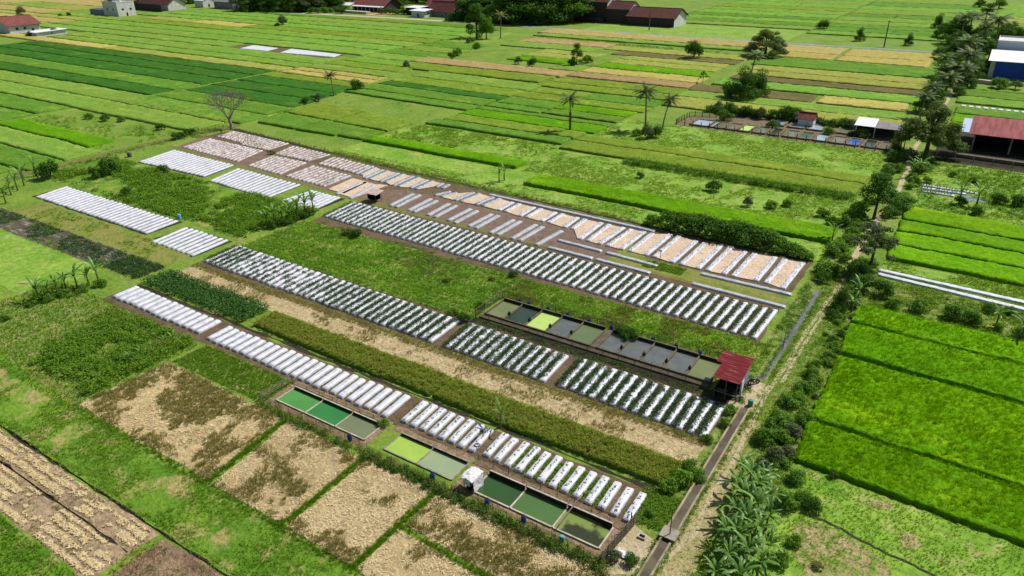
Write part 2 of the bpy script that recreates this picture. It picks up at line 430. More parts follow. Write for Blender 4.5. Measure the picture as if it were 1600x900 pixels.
def tuft_arrays(P, h, spread, nb, wd, z=0., hv=.35, lean=None):
    n = len(P); P = np.repeat(P, nb, 0); N = len(P)
    z = np.repeat(np.broadcast_to(z, (n,)), nb)
    sc = np.repeat(1+(rng.random(n)-.5)*2*hv, nb)
    hh = h*sc*(.7+.5*rng.random(N)); t = rng.random(N)*2*np.pi; r = spread*sc*np.sqrt(rng.random(N))
    b = P+np.stack([np.cos(t), np.sin(t)], -1)*(r*.35)[:, None]
    tip = P+np.stack([np.cos(t), np.sin(t)], -1)*r[:, None]
    if lean is not None: tip = tip+np.array(lean)
    px = np.stack([-np.sin(t+.6), np.cos(t+.6)], -1)*(wd*.5*(.7+.6*rng.random(N)))[:, None]
    V = np.empty((N, 3, 3)); V[:, 0, :2] = b-px; V[:, 1, :2] = b+px; V[:, 2, :2] = tip
    V[:, 0, 2] = z; V[:, 1, 2] = z; V[:, 2, 2] = z+hh
    return V.reshape(-1, 3), np.arange(N*3).reshape(-1, 3)
def leaf_arrays(C, size, sv=.4, up=.5, asp=.55, nrm=None):
    """diamond leaves at the points C"""
    N = len(C)
    if nrm is None:
        nrm = rng.normal(size=(N, 3)); nrm[:, 2] = np.abs(nrm[:, 2])+up
    else: nrm = nrm+rng.normal(size=(N, 3))*.45
    nrm /= np.linalg.norm(nrm, axis=1)[:, None]
    a = np.cross(nrm, rng.normal(size=(N, 3))); a /= np.linalg.norm(a, axis=1)[:, None]+1e-9
    b = np.cross(nrm, a); s = size*(1+(rng.random(N)-.5)*2*sv)
    a *= (s*.5)[:, None]; b *= (s*.5*asp)[:, None]
    V = np.stack([C-a, C-b-a*.1, C+a, C+b-a*.1], 1).reshape(-1, 3)
    return V, np.arange(N*4).reshape(-1, 4)
def clump_points(P, rad, hgt, nl, z=0., sv=.3):
    n = len(P); sc = np.repeat(1+(rng.random(n)-.5)*2*sv, nl); N = n*nl
    d = rng.normal(size=(N, 3)); d /= np.linalg.norm(d, axis=1)[:, None]; d[:, 2] = np.abs(d[:, 2])
    r = rng.random(N)**.45
    C = np.empty((N, 3)); C[:, :2] = np.repeat(P, nl, 0)+d[:, :2]*(rad*r*sc)[:, None]
    C[:, 2] = np.repeat(np.broadcast_to(z, (n,)), nl)+hgt*sc*(.12+.88*d[:, 2]*r)
    return C, d
def stuff(name, arrs, mat, label, cat):
    V = []; Q = []; k = arrs[0][1].shape[1]; off = 0
    for v, q in arrs:
        V.append(v); Q.append(q+off); off += len(v)
    me = np_mesh(name, np.concatenate(V), np.concatenate(Q))
    o = link(name, me, mat); set_props(o, label, cat, None, 'stuff'); return o

LF_WEED = leaf_mat('weed_leaves', (78, 138, 32), (144, 188, 66))
LF_DARK = leaf_mat('dark_leaves', (44, 96, 28), (94, 142, 54))
LF_MID = leaf_mat('mid_leaves', (66, 124, 38), (134, 180, 78), trans=.45)
LF_LIGHT = leaf_mat('light_leaves', (80, 140, 34), (140, 184, 70))
LF_OLIVE = leaf_mat('olive_leaves', (112, 122, 58), (168, 164, 100))
LF_GREY = leaf_mat('grey_green_leaves', (70, 92, 58), (132, 148, 104))
LF_CHILI = leaf_mat('chilli_leaves', (30, 72, 38), (82, 124, 76), trans=.25)
LF_CASS = leaf_mat('crop_leaves', (26, 84, 36), (74, 136, 66), trans=.15)
LF_BAN = leaf_mat('banana_leaf', (66, 130, 42), (144, 192, 98), rough=.45, spec=.4)
LF_BANY = leaf_mat('young_banana_leaf', (128, 176, 50), (170, 206, 84), rough=.5, spec=.3)
LF_BAND = leaf_mat('dark_banana_leaf', (46, 98, 40), (92, 142, 72), rough=.5, spec=.3)
LF_PALM = leaf_mat('palm_frond', (54, 90, 38), (116, 142, 76), rough=.6, spec=.15, trans=.2)
LF_PALMY = leaf_mat('yellow_palm_frond', (130, 130, 60), (176, 168, 96), rough=.5)
BL_RICE = leaf_mat('rice_blades', (76, 150, 8), (132, 186, 26), rough=.6, trans=.5)
BL_MAT = leaf_mat('mature_rice_blades', (124, 162, 58), (210, 210, 104), rough=.7, trans=.5)
BL_GRASS = leaf_mat('grass_blades', (102, 158, 50), (158, 194, 90), rough=.7, trans=.5)
BL_DRY = leaf_mat('dry_blades', (116, 106, 50), (172, 156, 92), rough=.8, trans=.5)
BL_STRAW = leaf_mat('straw_blades', (226, 206, 160), (248, 234, 198), rough=.8, trans=.3)
BL_OLIVE = leaf_mat('olive_dry_blades', (106, 112, 52), (214, 200, 132), rough=.8, trans=.5)
BL_WEEDG = leaf_mat('weed_blades', (82, 144, 38), (142, 184, 70), rough=.7, trans=.5)

# ================================================================== FIELDS
# --- right of the track: bright young rice, then scrub
for b0, b1, k in ((72.2, 80.6, 'MG'), (81.4, 98.4, 'BG'), (99.6, 109.4, 'MG'), (110.3, 117.2, 'BG')):
    paddy([(-8.6-.02*(b0-72), b0), (45, b0-1.2), (45, b1-1.2), (-9.2, b1)], k, .62, cell=.36, jit=.14)
for a, b, k in ((139.6, 146.6, 'BG'), (147.4, 154.6, 'BG'), (155.3, 161.6, 'MG'), (162.4, 171.2, 'BG')):
    paddy([(-8.4, a), (45, a-1.5), (45, b-1.5), (-8.8, b)], k, .7)
rows(-7.5, 50, [251, 263.5, 276], ['BG', 'BG'], slant=(0, -2)); rows(-7.5, 50, [277, 288], ['G'], slant=(0, -2))
rows(-8.4, 60, [296, 309, 324, 340], ['LG', 'G', 'LG'], slant=(0, -3))
rows(-8, 120, [470, 500, 530, 570, 610, 660, 720], ['YG', 'LG', 'YG', 'Y', 'LG', 'YG'])
# --- mature rice strip and the dark block beside it
paddy([(-88, 60.2), (-52.4, 59.9), (-51.8, 64.9), (-88.2, 65.2)], 'M', .46, cell=.34, jit=.16)
paddy([(-51.9, 59.9), (-19.4, 60.1), (-18.6, 64.9), (-51.3, 64.9)], 'M', .46, cell=.34, jit=.16)
# --- rice behind the top border
pr(-88.5, -18.6, 141.6, 149.6, 'MG', .8, cell=.5, jit=.2)
pr(-150.5, -97.6, 151.2, 157.2, 'MG', .8); pr(-161.5, -151.4, 152, 162.2, 'G')
paddy([(-199.5, 164.6), (-177, 164.2), (-176.4, 180), (-200, 181.6)], 'O'); paddy([(-175.6, 164), (-151.6, 163.4), (-151.4, 176), (-175, 179.6)], 'O')
paddy([(-195.6, 151), (-179, 150.9), (-178.8, 163.4), (-199, 163.6)], 'G'); paddy([(-178, 150.8), (-162.3, 151.2), (-162, 162.6), (-178, 163.4)], 'G')
rows(-97, -19.6, [173.6, 183.6, 190.6], ['O', 'O'])
pr(-148, -98.5, 177.6, 184, 'G'); pr(-146, -98, 184.6, 192.4, 'O')
rows(-146.5, -96, [193, 202.4, 207], ['MG', 'MG'])
rows(-207, -147.6, [199.6, 207.6, 218.4, 225.8, 238, 252.4], ['O', 'G', 'DG', 'O', 'YG'], slant=(1, -1))
pr(-226, -152, 253.6, 267.6, 'O'); pr(-232, -151, 269, 282.6, 'P')
rows(-146.6, -124.4, [207.6, 214.6, 225.6, 236, 246.6], ['G', 'MG', 'G', 'O'])
rows(-123.6, -96.6, [208.6, 216.4, 225.6], ['G', 'MG'])
rows(-123, -95, [226, 235, 246.8], ['O', 'O']); rows(-150, -96, [248, 258.6, 271], ['O', 'O'])
rows(-150, -97, [272.6, 284, 297.2], ['P', 'GO']); pr(-165, -152, 284, 297, 'YG')
rows(-150, -100, [298, 311.4, 323.6, 334], ['BG', 'Y', 'Y'])
rows(-196, -162, [297.6, 310, 322, 334], ['MG', 'Y', 'Y']); rows(-225, -172, [335, 352, 370], ['Y', 'P'])
pr(-160, -98, 336, 348, 'DB', .25); pr(-170, -98, 349, 362, 'Y', .4); pr(-230, -104, 377, 388, 'YG'); pr(-235, -98, 389, 411, 'T')
rows(-97, -21, [258, 270], ['Y'], h=.3); pr(-49, -21.6, 270.6, 284, 'GO'); pr(-97, -51, 270.6, 284, 'DB', .3)
rows(-94, -20.6, [240, 257], ['Y']); rows(-92, -19.6, [285.6, 300], ['LG']); pr(-90, -20, 302, 312, 'DB', .3)
rows(-90, -19, [313, 325, 338.6], ['Y', 'Y']); rows(-92, -20, [340, 367], ['G']); rows(-94, -64, [368, 385, 410], ['GO', 'T'])
rows(-62, -24, [368, 385, 410], ['GO', 'GO'])
# --- above the road
rows(-196, -98, [478, 494, 512, 530, 548, 572, 596, 622, 652, 690, 740], ['YG', 'G', 'LG', 'G', 'YG', 'LG', 'G', 'LG', 'YG', 'LG'])
rows(-96, -18, [440, 462, 478, 500, 520, 540, 566, 592, 622, 652, 690, 740], [None, 'LG', 'G', 'G', 'YG', 'LG', 'G', 'LG', 'LG', 'G', 'YG'])
# --- middle column between the two lanes
rows(-264, lambda b: -199-.17*(b-150), [146, 158.5, 171, 184, 196, 208, 217], ['G', 'G', 'DG', 'DG', 'DG', 'G'])
rows(-264, lambda b: -199-.17*(b-150), [217.6, 225, 232], ['GO', 'GO'])
rows(-263, lambda b: -200-.17*(b-150), [232.6, 243, 255, 268, 282, 297, 312, 330, 350], ['YG', 'G', 'YG', 'LG', 'G', 'YG', 'G', 'YG'])
# --- left of the long ridge
rows(-420, -205, [131.6, 144.6, 157.6], ['YG', 'YG'])
rows(-470, -268, [158.4, 169, 182, 195, 207, 218], ['DG', 'G', 'DG', 'DG', 'DG'])
rows(-560, -266.6, [218.6, 229.4], ['GO'])
rows(-485, -267, [230, 241, 256], ['YG', 'YG']); rows(-352, -267, [256.6, 271], [None]); rows(-560, -353, [256.6, 271], ['YG'])
rows(-560, -266, [271.6, 288, 304], ['YG', 'LG']); rows(-420, -265, [304.6, 320, 336, 352], ['YG', 'O', 'LG'])
rows(-530, -421, [304.6, 320, 336], ['O', 'GO']); rows(-640, -532, [304.6, 318], ['YG']); rows(-560, -421, [336.6, 352], ['LG'])
rows(-545, -264, [352.6, 368, 386], ['LG', 'LG']); rows(-520, -300, [386.6, 398], ['G']); rows(-400, -262, [386.6, 402], ['G'])
rows(-760, -562, [256, 272, 290, 304], ['Y', 'T', 'Y']); rows(-760, -642, [305, 330, 360, 400, 450], ['T', 'Y', 'T', 'P'])
rows(-1000, -762, [240, 270, 300, 340, 390, 450, 520], ['Y', 'T', 'Y', 'T', 'Y', 'T'])
rows(-340, -272.6, [119, 131], ['G']); rows(-340, -271.6, [105, 118.4], ['G'])
rows(-300, -206, [94, 104.4], ['YG']); rows(-300, -205, [83.6, 93.6], ['G']); rows(-290, -209, [73, 83], ['G'])
pr(-268, -214, 105, 113, 'MG', .5)

# --- ground of the farm itself
sheet('soil', rect(-117.2, -20, 52.9, 59.0), L1, SOIL)
sheet('ditch_water', rect(-117, -18.4, 59.15, 59.75), L1, DSOIL)
sheet('straw', rect(-116, -18.2, 65.4, 70.0), L1, STRAW)
sheet('olive_bund', rect(-116, -18.5, 69.9, 70.75), L2, BUND)
sheet('soil', rect(-116.3, -18.3, 70.7, 80.2), L1, SOIL)
sheet('dark_soil', rect(-60, -19, 79.4, 81.3), L2, DSOIL)
sheet('lush_grass', rect(-116.5, -60, 80.3, 99.6), L1, LUSH)
sheet('lush_grass', rect(-60, -17.5, 88.4, 97.4), L1, LUSH)
sheet('soil', rect(-114.8, -19.8, 97.2, 111.6), L2, SOIL)
sheet('olive_bund', [(-196, 117.6), (-115.2, 112.0), (-19, 110.6), (-19, 112.2), (-115, 113.8), (-196, 119.2)], L3, BUND)
sheet('soil', [(-193, 119), (-118, 113.8), (-52, 112.2), (-52, 123), (-128, 126), (-196, 132)], L1, RSOIL)
sheet('olive_bund', [(-196, 130.2), (-128, 126.2), (-118, 123.8), (-52, 122.2), (-46, 116.2), (-20, 115.6), (-20, 116.6), (-45, 117.2), (-51.5, 123.0), (-118, 124.8), (-128, 127.2), (-196, 131.4)], L3, BUND)
sheet('soil', [(-196, 130.6), (-128, 126.4), (-118, 124), (-52, 122.6), (-46, 116.8), (-19.8, 116.2), (-19.4, 130.6), (-52, 131.4), (-118, 134.4), (-195, 140.2)], L2, SOIL)
sheet('dark_soil', [(-52, 112), (-19.4, 111.2), (-19.8, 116), (-46, 116.5), (-52, 122)], L1, DRYG)
sheet('brown_bund', [(-196, 140.2), (-118, 134.4), (-52, 131.6), (-19.4, 130.8), (-19.4, 131.6), (-52, 132.4), (-118, 135.8), (-196, 142.2)], L4, DSOIL)
sheet('brown_bund', [(-128, 118), (-122.5, 117.4), (-106, 126.6), (-104.5, 133.8), (-106, 134), (-108, 127), (-124, 119)], L4, SOIL)
sheet('light_grass', [(-150, 139), (-106, 136), (-52, 133), (-18.5, 132.2), (-18.5, 141.2), (-97, 150.4), (-150, 150.4)], L1, LIGHT)
sheet('light_grass', rect(-97, -18, 150.4, 172.6), L1, LIGHT)
sheet('light_grass', rect(-150, -97.5, 157.8, 176.8), L1, LIGHT)
sheet('light_grass', rect(-96, -18.5, 191.4, 216.6), L1, LIGHT)
sheet('light_grass', rect(-8.6, 60, 134.4, 138.8), L1, LIGHT)
sheet('light_grass', rect(-8.8, 60, 172, 214), L1, LIGHT)
sheet('verge_grass', rect(-8.8, 60, 117.8, 129.4), L1, VERGE)
sheet('verge_grass', rect(-8.6, 60, 30, 71.6), L1, LIGHT)
sheet('light_grass', rect(-220, -98, 416, 476), L1, LIGHT)
# --- left part of the farm
sheet('meadow', rect(-200, -120, 82.8, 103), L1, LUSH)
sheet('shaded_furrow_soil', rect(-183.2, -137.4, 74.0, 82.6), L1, DSOIL); sheet('shaded_furrow_soil', rect(-134.2, -119.4, 71.9, 81.2), L1, DSOIL)  # dark soil tone also paints in the shade between the bare beds
sheet('shaded_furrow_soil', [(-187.8, 103.6), (-160.6, 104.6), (-162.4, 115.8), (-190.2, 116.6)], L1, DSOIL); sheet('shaded_furrow_soil', [(-157.2, 103.2), (-133.8, 101.8), (-134.6, 113.3), (-159.6, 114.4)], L1, DSOIL); sheet('shaded_furrow_soil', rect(-130.4, -118.4, 100.6, 111.7), L1, DSOIL)
sheet('dry_grass', rect(-178, -120, 62, 73.6), L1, DRYG)
sheet('dark_soil', [(-200, 59.5), (-130.5, 60.2), (-130.3, 66.6), (-200, 66.2)], L2, ground_mat('plastic_littered_soil', (86, 82, 60), (116, 106, 80), (142, 144, 144), 3, 2.4, .9, stretch=(.4, 1.4, 1), amt3=(.54, .6)))
sheet('dark_soil', [(-130.2, 60.2), (-119.4, 60.3), (-119.3, 66.6), (-130, 66.6)], L2, DRYG)
sheet('light_grass', rect(-190, -128.5, 46.5, 59.8), L1, LIGHT)
sheet('lush_grass', rect(-131, -91, 33, 52.6), L1, VERGE)
sheet('dry_grass', pxs((0, 590), (60, 575), (135, 640), (60, 660), (0, 650)), L2, DRYG)
sheet('lush_grass', [(-120, 27), (-18, 26.8), (-18, 33.6), (-90.6, 33.6), (-120, 36)], L1, ground_mat('patchy_grass', (74, 130, 34), (118, 160, 54), (172, 160, 98), 9, 1.8, .8, amt3=(.5, .62)))
sheet('lush_grass', rect(-89.5, -70, 47.4, 52.8), L1, VERGE)
sheet('dark_ditch', [(-130, 26.35), (-18, 26.35), (-18, 26.62), (-130, 26.62)], L3, DSOIL)
sheet('furrowed_plot', [(-130, 19.2), (-61, 19.0), (-60.4, 26.2), (-130, 26.2)], L1, ground_mat('furrowed_soil', (186, 162, 128), (160, 136, 106), (126, 118, 76), 2.5, 2, .8))
sheet('dark_ditch', [(-130, 22.98), (-61, 23.0), (-61, 23.22), (-130, 23.22)], L3, DSOIL)
sheet('dry_soil', [(-60, 10), (-18, 10), (-18, 26.2), (-59.6, 26.2)], L1, ground_mat('trampled_soil', (168, 142, 108), (132, 104, 86), (110, 105, 62), 2.5, 3, 1))
sheet('lush_grass', rect(-130, -61, 5, 18.9), L1, LUSH)
sheet('pond_side_soil', rect(-70.2, -52.6, 47.7, 53.3), L1, ground_mat('pinkish_soil', (172, 140, 116), (146, 122, 96), (116, 118, 66), 2.2, 2.4, .8, amt3=(.5, .62)))
sheet('pond_side_soil', rect(-39.6, -20.6, 47.6, 53.3), L1, MATS['pinkish_soil'])
sheet('pond_side_soil', rect(-52, -40, 52.2, 53.2), L1, MATS['pinkish_soil'])
STP = [[(-90.2, 34.2), (-63.2, 34), (-65.2, 46.4), (-89.6, 46.8)], [(-62.2, 33.9), (-51.4, 34), (-51.6, 45.9), (-64, 46.3)],
       [(-50.2, 34), (-41.3, 33.8), (-41.0, 46.6), (-50.4, 46)], [(-40.0, 40.8), (-17.8, 39.6), (-17.8, 46.2), (-40, 46.8)], [(-40.3, 33.8), (-18, 31), (-18, 38.8), (-40.2, 39.8)]]
for q in STP: sheet('stubble_straw', q, L2, STUB, .3)
# --- lanes and water
sheet('verge_grass', rect(-18.3, -8.6, 20, 135), L1, VERGE)
sheet('dry_track_grass', [(-15.9, 40), (-12.6, 38), (-12.9, 56), (-13.8, 66), (-14.6, 78), (-15.8, 78)], L2, DRYT, .3)
sheet('dry_soil', pxs((985, 815), (1030, 850), (1010, 900), (940, 900), (950, 870)), L2, DIRT)
sheet('shaded_shed_floor', rect(-21.4, -17.9, 79.4, 86.2), L3, DSOIL)  # dark floor tone paints in the shade under the shed roof
sheet('concrete_yard', [(-18.7, 79.2), (-15.3, 80.0), (-15.2, 86.4), (-18.5, 86.8)], L3, DIRT)
def lane(name, pts, wd, z, mat):
    z = next_z(z)
    pts = [np.array(p) for p in pts]; Lf = []; Rt = []
    for i, p in enumerate(pts):
        d = pts[min(i+1, len(pts)-1)]-pts[max(i-1, 0)]; d = d/np.linalg.norm(d); nn = np.array([-d[1], d[0]])
        wv = wd*random.uniform(.88, 1.1)
        Lf.append(tuple(p+nn*wv/2)); Rt.append(tuple(p-nn*wv/2))
    mb = MB(); n = len(pts)
    mb.add([(x, y, z) for x, y in Lf+Rt], [(n+i, n+i+1, i+1, i) for i in range(n-1)])
    o = mb.build(name, mat); o['kind'] = 'structure'; return o
def pxl(*p): return [at(*q) for q in p]
def fine(pts, k=6, w_=.12):
    out = []
    for i in range(len(pts)-1):
        for j in range(k):
            t = j/k; out.append((pts[i][0]+(pts[i+1][0]-pts[i][0])*t+random.uniform(-w_, w_), pts[i][1]+(pts[i+1][1]-pts[i][1])*t+random.uniform(-w_, w_)))
    out.append(pts[-1]); return out
lane('dirt_track', fine(pxl((1010, 900), (1085, 835), (1112, 770), (1138, 735), (1165, 680), (1200, 612), (1232, 565), (1262, 515), (1296, 466)), 6, .05), .5, L4, DIRT)
lane('dirt_track', fine(pxl((1222, 597), (1240, 565), (1268, 520), (1304, 466)), 6, .05), .42, L4+.002, DIRT)
lane('dirt_track', fine(pxl((1300, 466), (1322, 430), (1334, 405), (1360, 360), (1385, 325), (1405, 295), (1418, 265), (1424, 240), (1440, 215), (1452, 200), (1470, 175), (1485, 150), (1500, 112), (1520, 70), (1545, 25), (1556, 0))), 1.1, L4+.001, DIRT)
lane('road', [(-268, 414), (-200, 415.5), (-105, 416.5), (-20, 420.5)], 5, .02, ASPH)
lane('road', [(-470, 401), (-430, 408), (-380, 412), (-310, 415), (-268, 414), (-255, 440), (-252, 490)], 6, .016, CLIGHT)
lane('grass_ridge', [(-204, 150), (-201.5, 158), (-213, 196), (-216, 220), (-225, 255), (-230, 290), (-236, 330), (-250, 384)], 3.4, L3, LIGHT)
lane('ridge', [(-269, 100), (-268, 208), (-264, 257), (-262, 312), (-260, 352)], 1.6, L3, LIGHT)
lane('dirt_track', fine(pxl((45, 37), (80, 31), (110, 24))), 3.5, L3, DRYT)
lane('grass_ridge', [(-203.6, 80), (-203, 110), (-202, 130), (-199, 146)], 4, L3, BUND)
# concrete channel beside the track
mb = MB()
for a, z1 in ((-16.98, .42), (-15.98, .3)):
    mb.box(a-.11, a+.11, 36, 79.4, 0, z1)
o = mb.build('canal', plain_mat('canal_concrete', (184, 168, 138), .9, .2, (134, 122, 94), .6, .3)); o['kind'] = 'structure'
sheet('canal_water', rect(-16.86, -16.1, 36, 79.4), .18, water_mat('canal_water', (84, 74, 56), (106, 96, 74), .4, .3), 0)
mb = MB(); mb.box(-17.3, -15.6, 53.0, 54.6, .425, .55); o = mb.build('slab_bridge', CONC); o['kind'] = 'structure'
sheet('canal_water', fine(pxl((1185, 592), (1207, 560), (1235, 510), (1262, 475), (1272, 455)), 3, .1)+fine(pxl((1284, 457), (1270, 480), (1246, 515), (1218, 560), (1194, 595)), 3, .1), L3, water_mat('grey_canal_water', (126, 124, 122), (110, 108, 104), .2), .05)
sheet('bare_soil', pxs((1245, 812), (1290, 818), (1345, 850), (1385, 880), (1400, 915), (1330, 925), (1262, 905), (1240, 850)), L2, ground_mat('bare_verge', (190, 168, 126), (150, 150, 84), (112, 150, 56), 2.6, 2, .8, amt3=(.48, .6)), .4)
sheet('bare_soil', pxs((1402, 838), (1418, 831), (1432, 838), (1440, 852), (1428, 862), (1412, 856)), L2, DRYT, .5); sheet('bare_soil', pxs((1352, 787), (1366, 780), (1392, 786), (1398, 797), (1374, 796)), L2, DRYT, .5)
lane('dark_ditch', fine(pxl((1262, 806), (1290, 815), (1320, 830), (1345, 845), (1380, 862), (1430, 885), (1470, 905)), 5, .12), .34, L4, DSOIL)
# gray field patch, puddles
sheet('wet_field', pxs((176, 38), (196, 33), (275, 41), (255, 45)), .02, water_mat('wet_mud', (110, 112, 92), (90, 98, 70), .3))
sheet('wet_field', rect(-351, -274, 257, 270.4), L1, SOIL)
sheet('puddle', pxs((1500, 307), (1520, 306), (1545, 314), (1540, 318), (1508, 313)), .02, water_mat('puddle_water', (150, 160, 176), None, .06))
sheet('grey_dry_field', pxs((362, 50), (392, 42), (440, 47), (420, 56)), .02, ground_mat('grey_field', (136, 150, 96), (150, 160, 110), None, 8))

# ================================================================== PLANTING BEDS
UNIT = ['', 'first', 'second', 'third', 'fourth', 'fifth', 'sixth', 'seventh', 'eighth', 'ninth', 'tenth', 'eleventh', 'twelfth', 'thirteenth', 'fourteenth', 'fifteenth', 'sixteenth', 'seventeenth', 'eighteenth', 'nineteenth']
TENS = {2: 'twent', 3: 'thirt', 4: 'fort', 5: 'fift', 6: 'sixt', 7: 'sevent', 8: 'eight', 9: 'ninet'}
def ordw(n):
    if n < 20: return UNIT[n]
    t, u = divmod(n, 10)
    return TENS[t]+('ieth' if u == 0 else 'y-'+UNIT[u])
def bed_arrays(p0, p1, wd, hh, seg=.5):
    """plastic-covered ridge from p0 to p1"""
    p0 = np.array(p0); p1 = np.array(p1); L = np.linalg.norm(p1-p0); d = (p1-p0)/L; nn = np.array([d[1], -d[0]])
    k = max(4, int(L/seg))
    prof = [(-.5, 0), (-.47, .84), (-.42, 1.0), (0, 1.03), (.42, 1.0), (.47, .84), (.5, 0)]
    V = []; np_ = len(prof)
    drift = 0
    for i in range(k+1):
        t = i/k; e = 1.0
        if i == 0 or i == k: e = .98
        drift = .7*drift+random.uniform(-.03, .03)
        q = p0+d*L*t
        for j, (u, z) in enumerate(prof):
            jj = random.uniform(-.02, .02)
            x = q+nn*(u*wd*(1 if z > 0 else 1.04)+drift*.6+jj)
            zz = z*hh*e*(1+random.uniform(-.09, .09)) if z > 0 else .006
            V.append((x[0], x[1], zz))
    Q = []
    for i in range(k):
        for j in range(np_-1): Q.append((i*np_+j, i*np_+j+1, (i+1)*np_+j+1, (i+1)*np_+j))
    nq = len(Q)
    # folded ends
    for i, s in ((0, -1), (k, 1)):
        c = (p0 if i == 0 else p1)+d*s*.1
        base = len(V)
        for u, z in prof:
            x = c+nn*u*wd; V.append((x[0], x[1], .006))
        for j in range(np_-1):
            q = (i*np_+j, i*np_+j+1, base+j+1, base+j); Q.append(q if s > 0 else q[::-1])
    return np.array(V), np.array(Q), nq
BEDS = []   # (p0, p1, width, height, material, label)
def block(n0, n1, f0, f1, n, mat, where, wd=1.02, hh=.36, kind='white plastic bed', jl=.12):
    for i in range(n):
        t = (i+.5)/n if n > 1 else .5
        a = (n0[0]+(n1[0]-n0[0])*i/max(1, n-1), n0[1]+(n1[1]-n0[1])*i/max(1, n-1)+random.uniform(-jl, jl))
        b = (f0[0]+(f1[0]-f0[0])*i/max(1, n-1), f0[1]+(f1[1]-f0[1])*i/max(1, n-1)+random.uniform(-jl, jl))
        BEDS.append((a, b, wd, hh, mat, '%s, %s from the left %s' % (kind, ordw(i+1), where)))
def blk(n0, n1, f0, f1, n, *a, **k):
    block(at(*n0), at(*n1), at(*f0), at(*f1), n, *a, **k)
PITCH = 1.57
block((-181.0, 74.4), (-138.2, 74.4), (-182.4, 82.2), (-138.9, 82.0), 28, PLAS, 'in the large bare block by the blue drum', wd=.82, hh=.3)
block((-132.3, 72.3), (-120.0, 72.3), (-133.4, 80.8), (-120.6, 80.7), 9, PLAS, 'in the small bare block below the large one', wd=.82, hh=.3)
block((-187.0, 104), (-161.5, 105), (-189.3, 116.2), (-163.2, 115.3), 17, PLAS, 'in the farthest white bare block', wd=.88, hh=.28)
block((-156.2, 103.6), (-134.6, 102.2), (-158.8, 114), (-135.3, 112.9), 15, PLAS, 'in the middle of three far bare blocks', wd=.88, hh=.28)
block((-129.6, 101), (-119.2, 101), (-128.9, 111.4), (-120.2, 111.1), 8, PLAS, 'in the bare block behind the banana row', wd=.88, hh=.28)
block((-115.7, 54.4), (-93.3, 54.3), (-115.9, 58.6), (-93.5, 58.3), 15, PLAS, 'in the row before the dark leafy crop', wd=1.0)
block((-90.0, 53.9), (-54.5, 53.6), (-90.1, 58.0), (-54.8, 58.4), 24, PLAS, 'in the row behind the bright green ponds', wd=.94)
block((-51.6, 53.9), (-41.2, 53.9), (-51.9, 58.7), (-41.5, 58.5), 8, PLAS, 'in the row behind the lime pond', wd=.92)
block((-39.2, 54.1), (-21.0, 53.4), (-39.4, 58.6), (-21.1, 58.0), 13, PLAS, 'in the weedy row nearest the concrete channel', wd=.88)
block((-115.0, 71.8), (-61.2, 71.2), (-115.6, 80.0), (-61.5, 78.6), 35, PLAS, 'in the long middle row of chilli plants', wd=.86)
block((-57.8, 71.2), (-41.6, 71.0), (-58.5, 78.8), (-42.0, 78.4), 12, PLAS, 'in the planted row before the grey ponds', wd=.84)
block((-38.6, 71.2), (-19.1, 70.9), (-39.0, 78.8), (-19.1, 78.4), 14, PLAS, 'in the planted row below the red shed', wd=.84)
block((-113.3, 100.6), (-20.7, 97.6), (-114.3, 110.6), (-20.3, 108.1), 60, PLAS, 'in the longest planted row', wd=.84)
NFAR = len(BEDS)
block((-190.2, 119.4), (-165.2, 118.2), (-191.4, 129.6), (-168, 128.8), 17, PLASD, 'in the far dusty lower row', wd=.8, hh=.26)
block((-158.8, 117.3), (-146.4, 116.2), (-160.7, 126.9), (-148.3, 127), 9, PLASD, 'in the dusty block left of the shelter', wd=.8, hh=.26)
block((-143.1, 116), (-129.4, 115.2), (-143.9, 125.9), (-129.8, 124.8), 10, PLASD, 'in the dusty block beside the tan strips', wd=.8, hh=.26)
block((-192, 132.4), (-170, 131), (-193, 139), (-182, 138.4), 14, PLASD, 'in the farthest dusty row under the bare tree', wd=.8, hh=.26)
block((-178, 130.4), (-167, 130), (-180.4, 138.3), (-167.7, 138.1), 9, PLASD, 'in the upper dusty block by the bare tree', wd=.8, hh=.26)
block((-161.7, 128.7), (-149, 128.5), (-163.6, 136.7), (-148.3, 135.8), 10, PLASD, 'in the second upper dusty block', wd=.8, hh=.26)
block((-144, 128.1), (-130.2, 127.2), (-145.3, 134.8), (-130.3, 133.6), 10, PLASD, 'in the third upper dusty block', wd=.8, hh=.26)
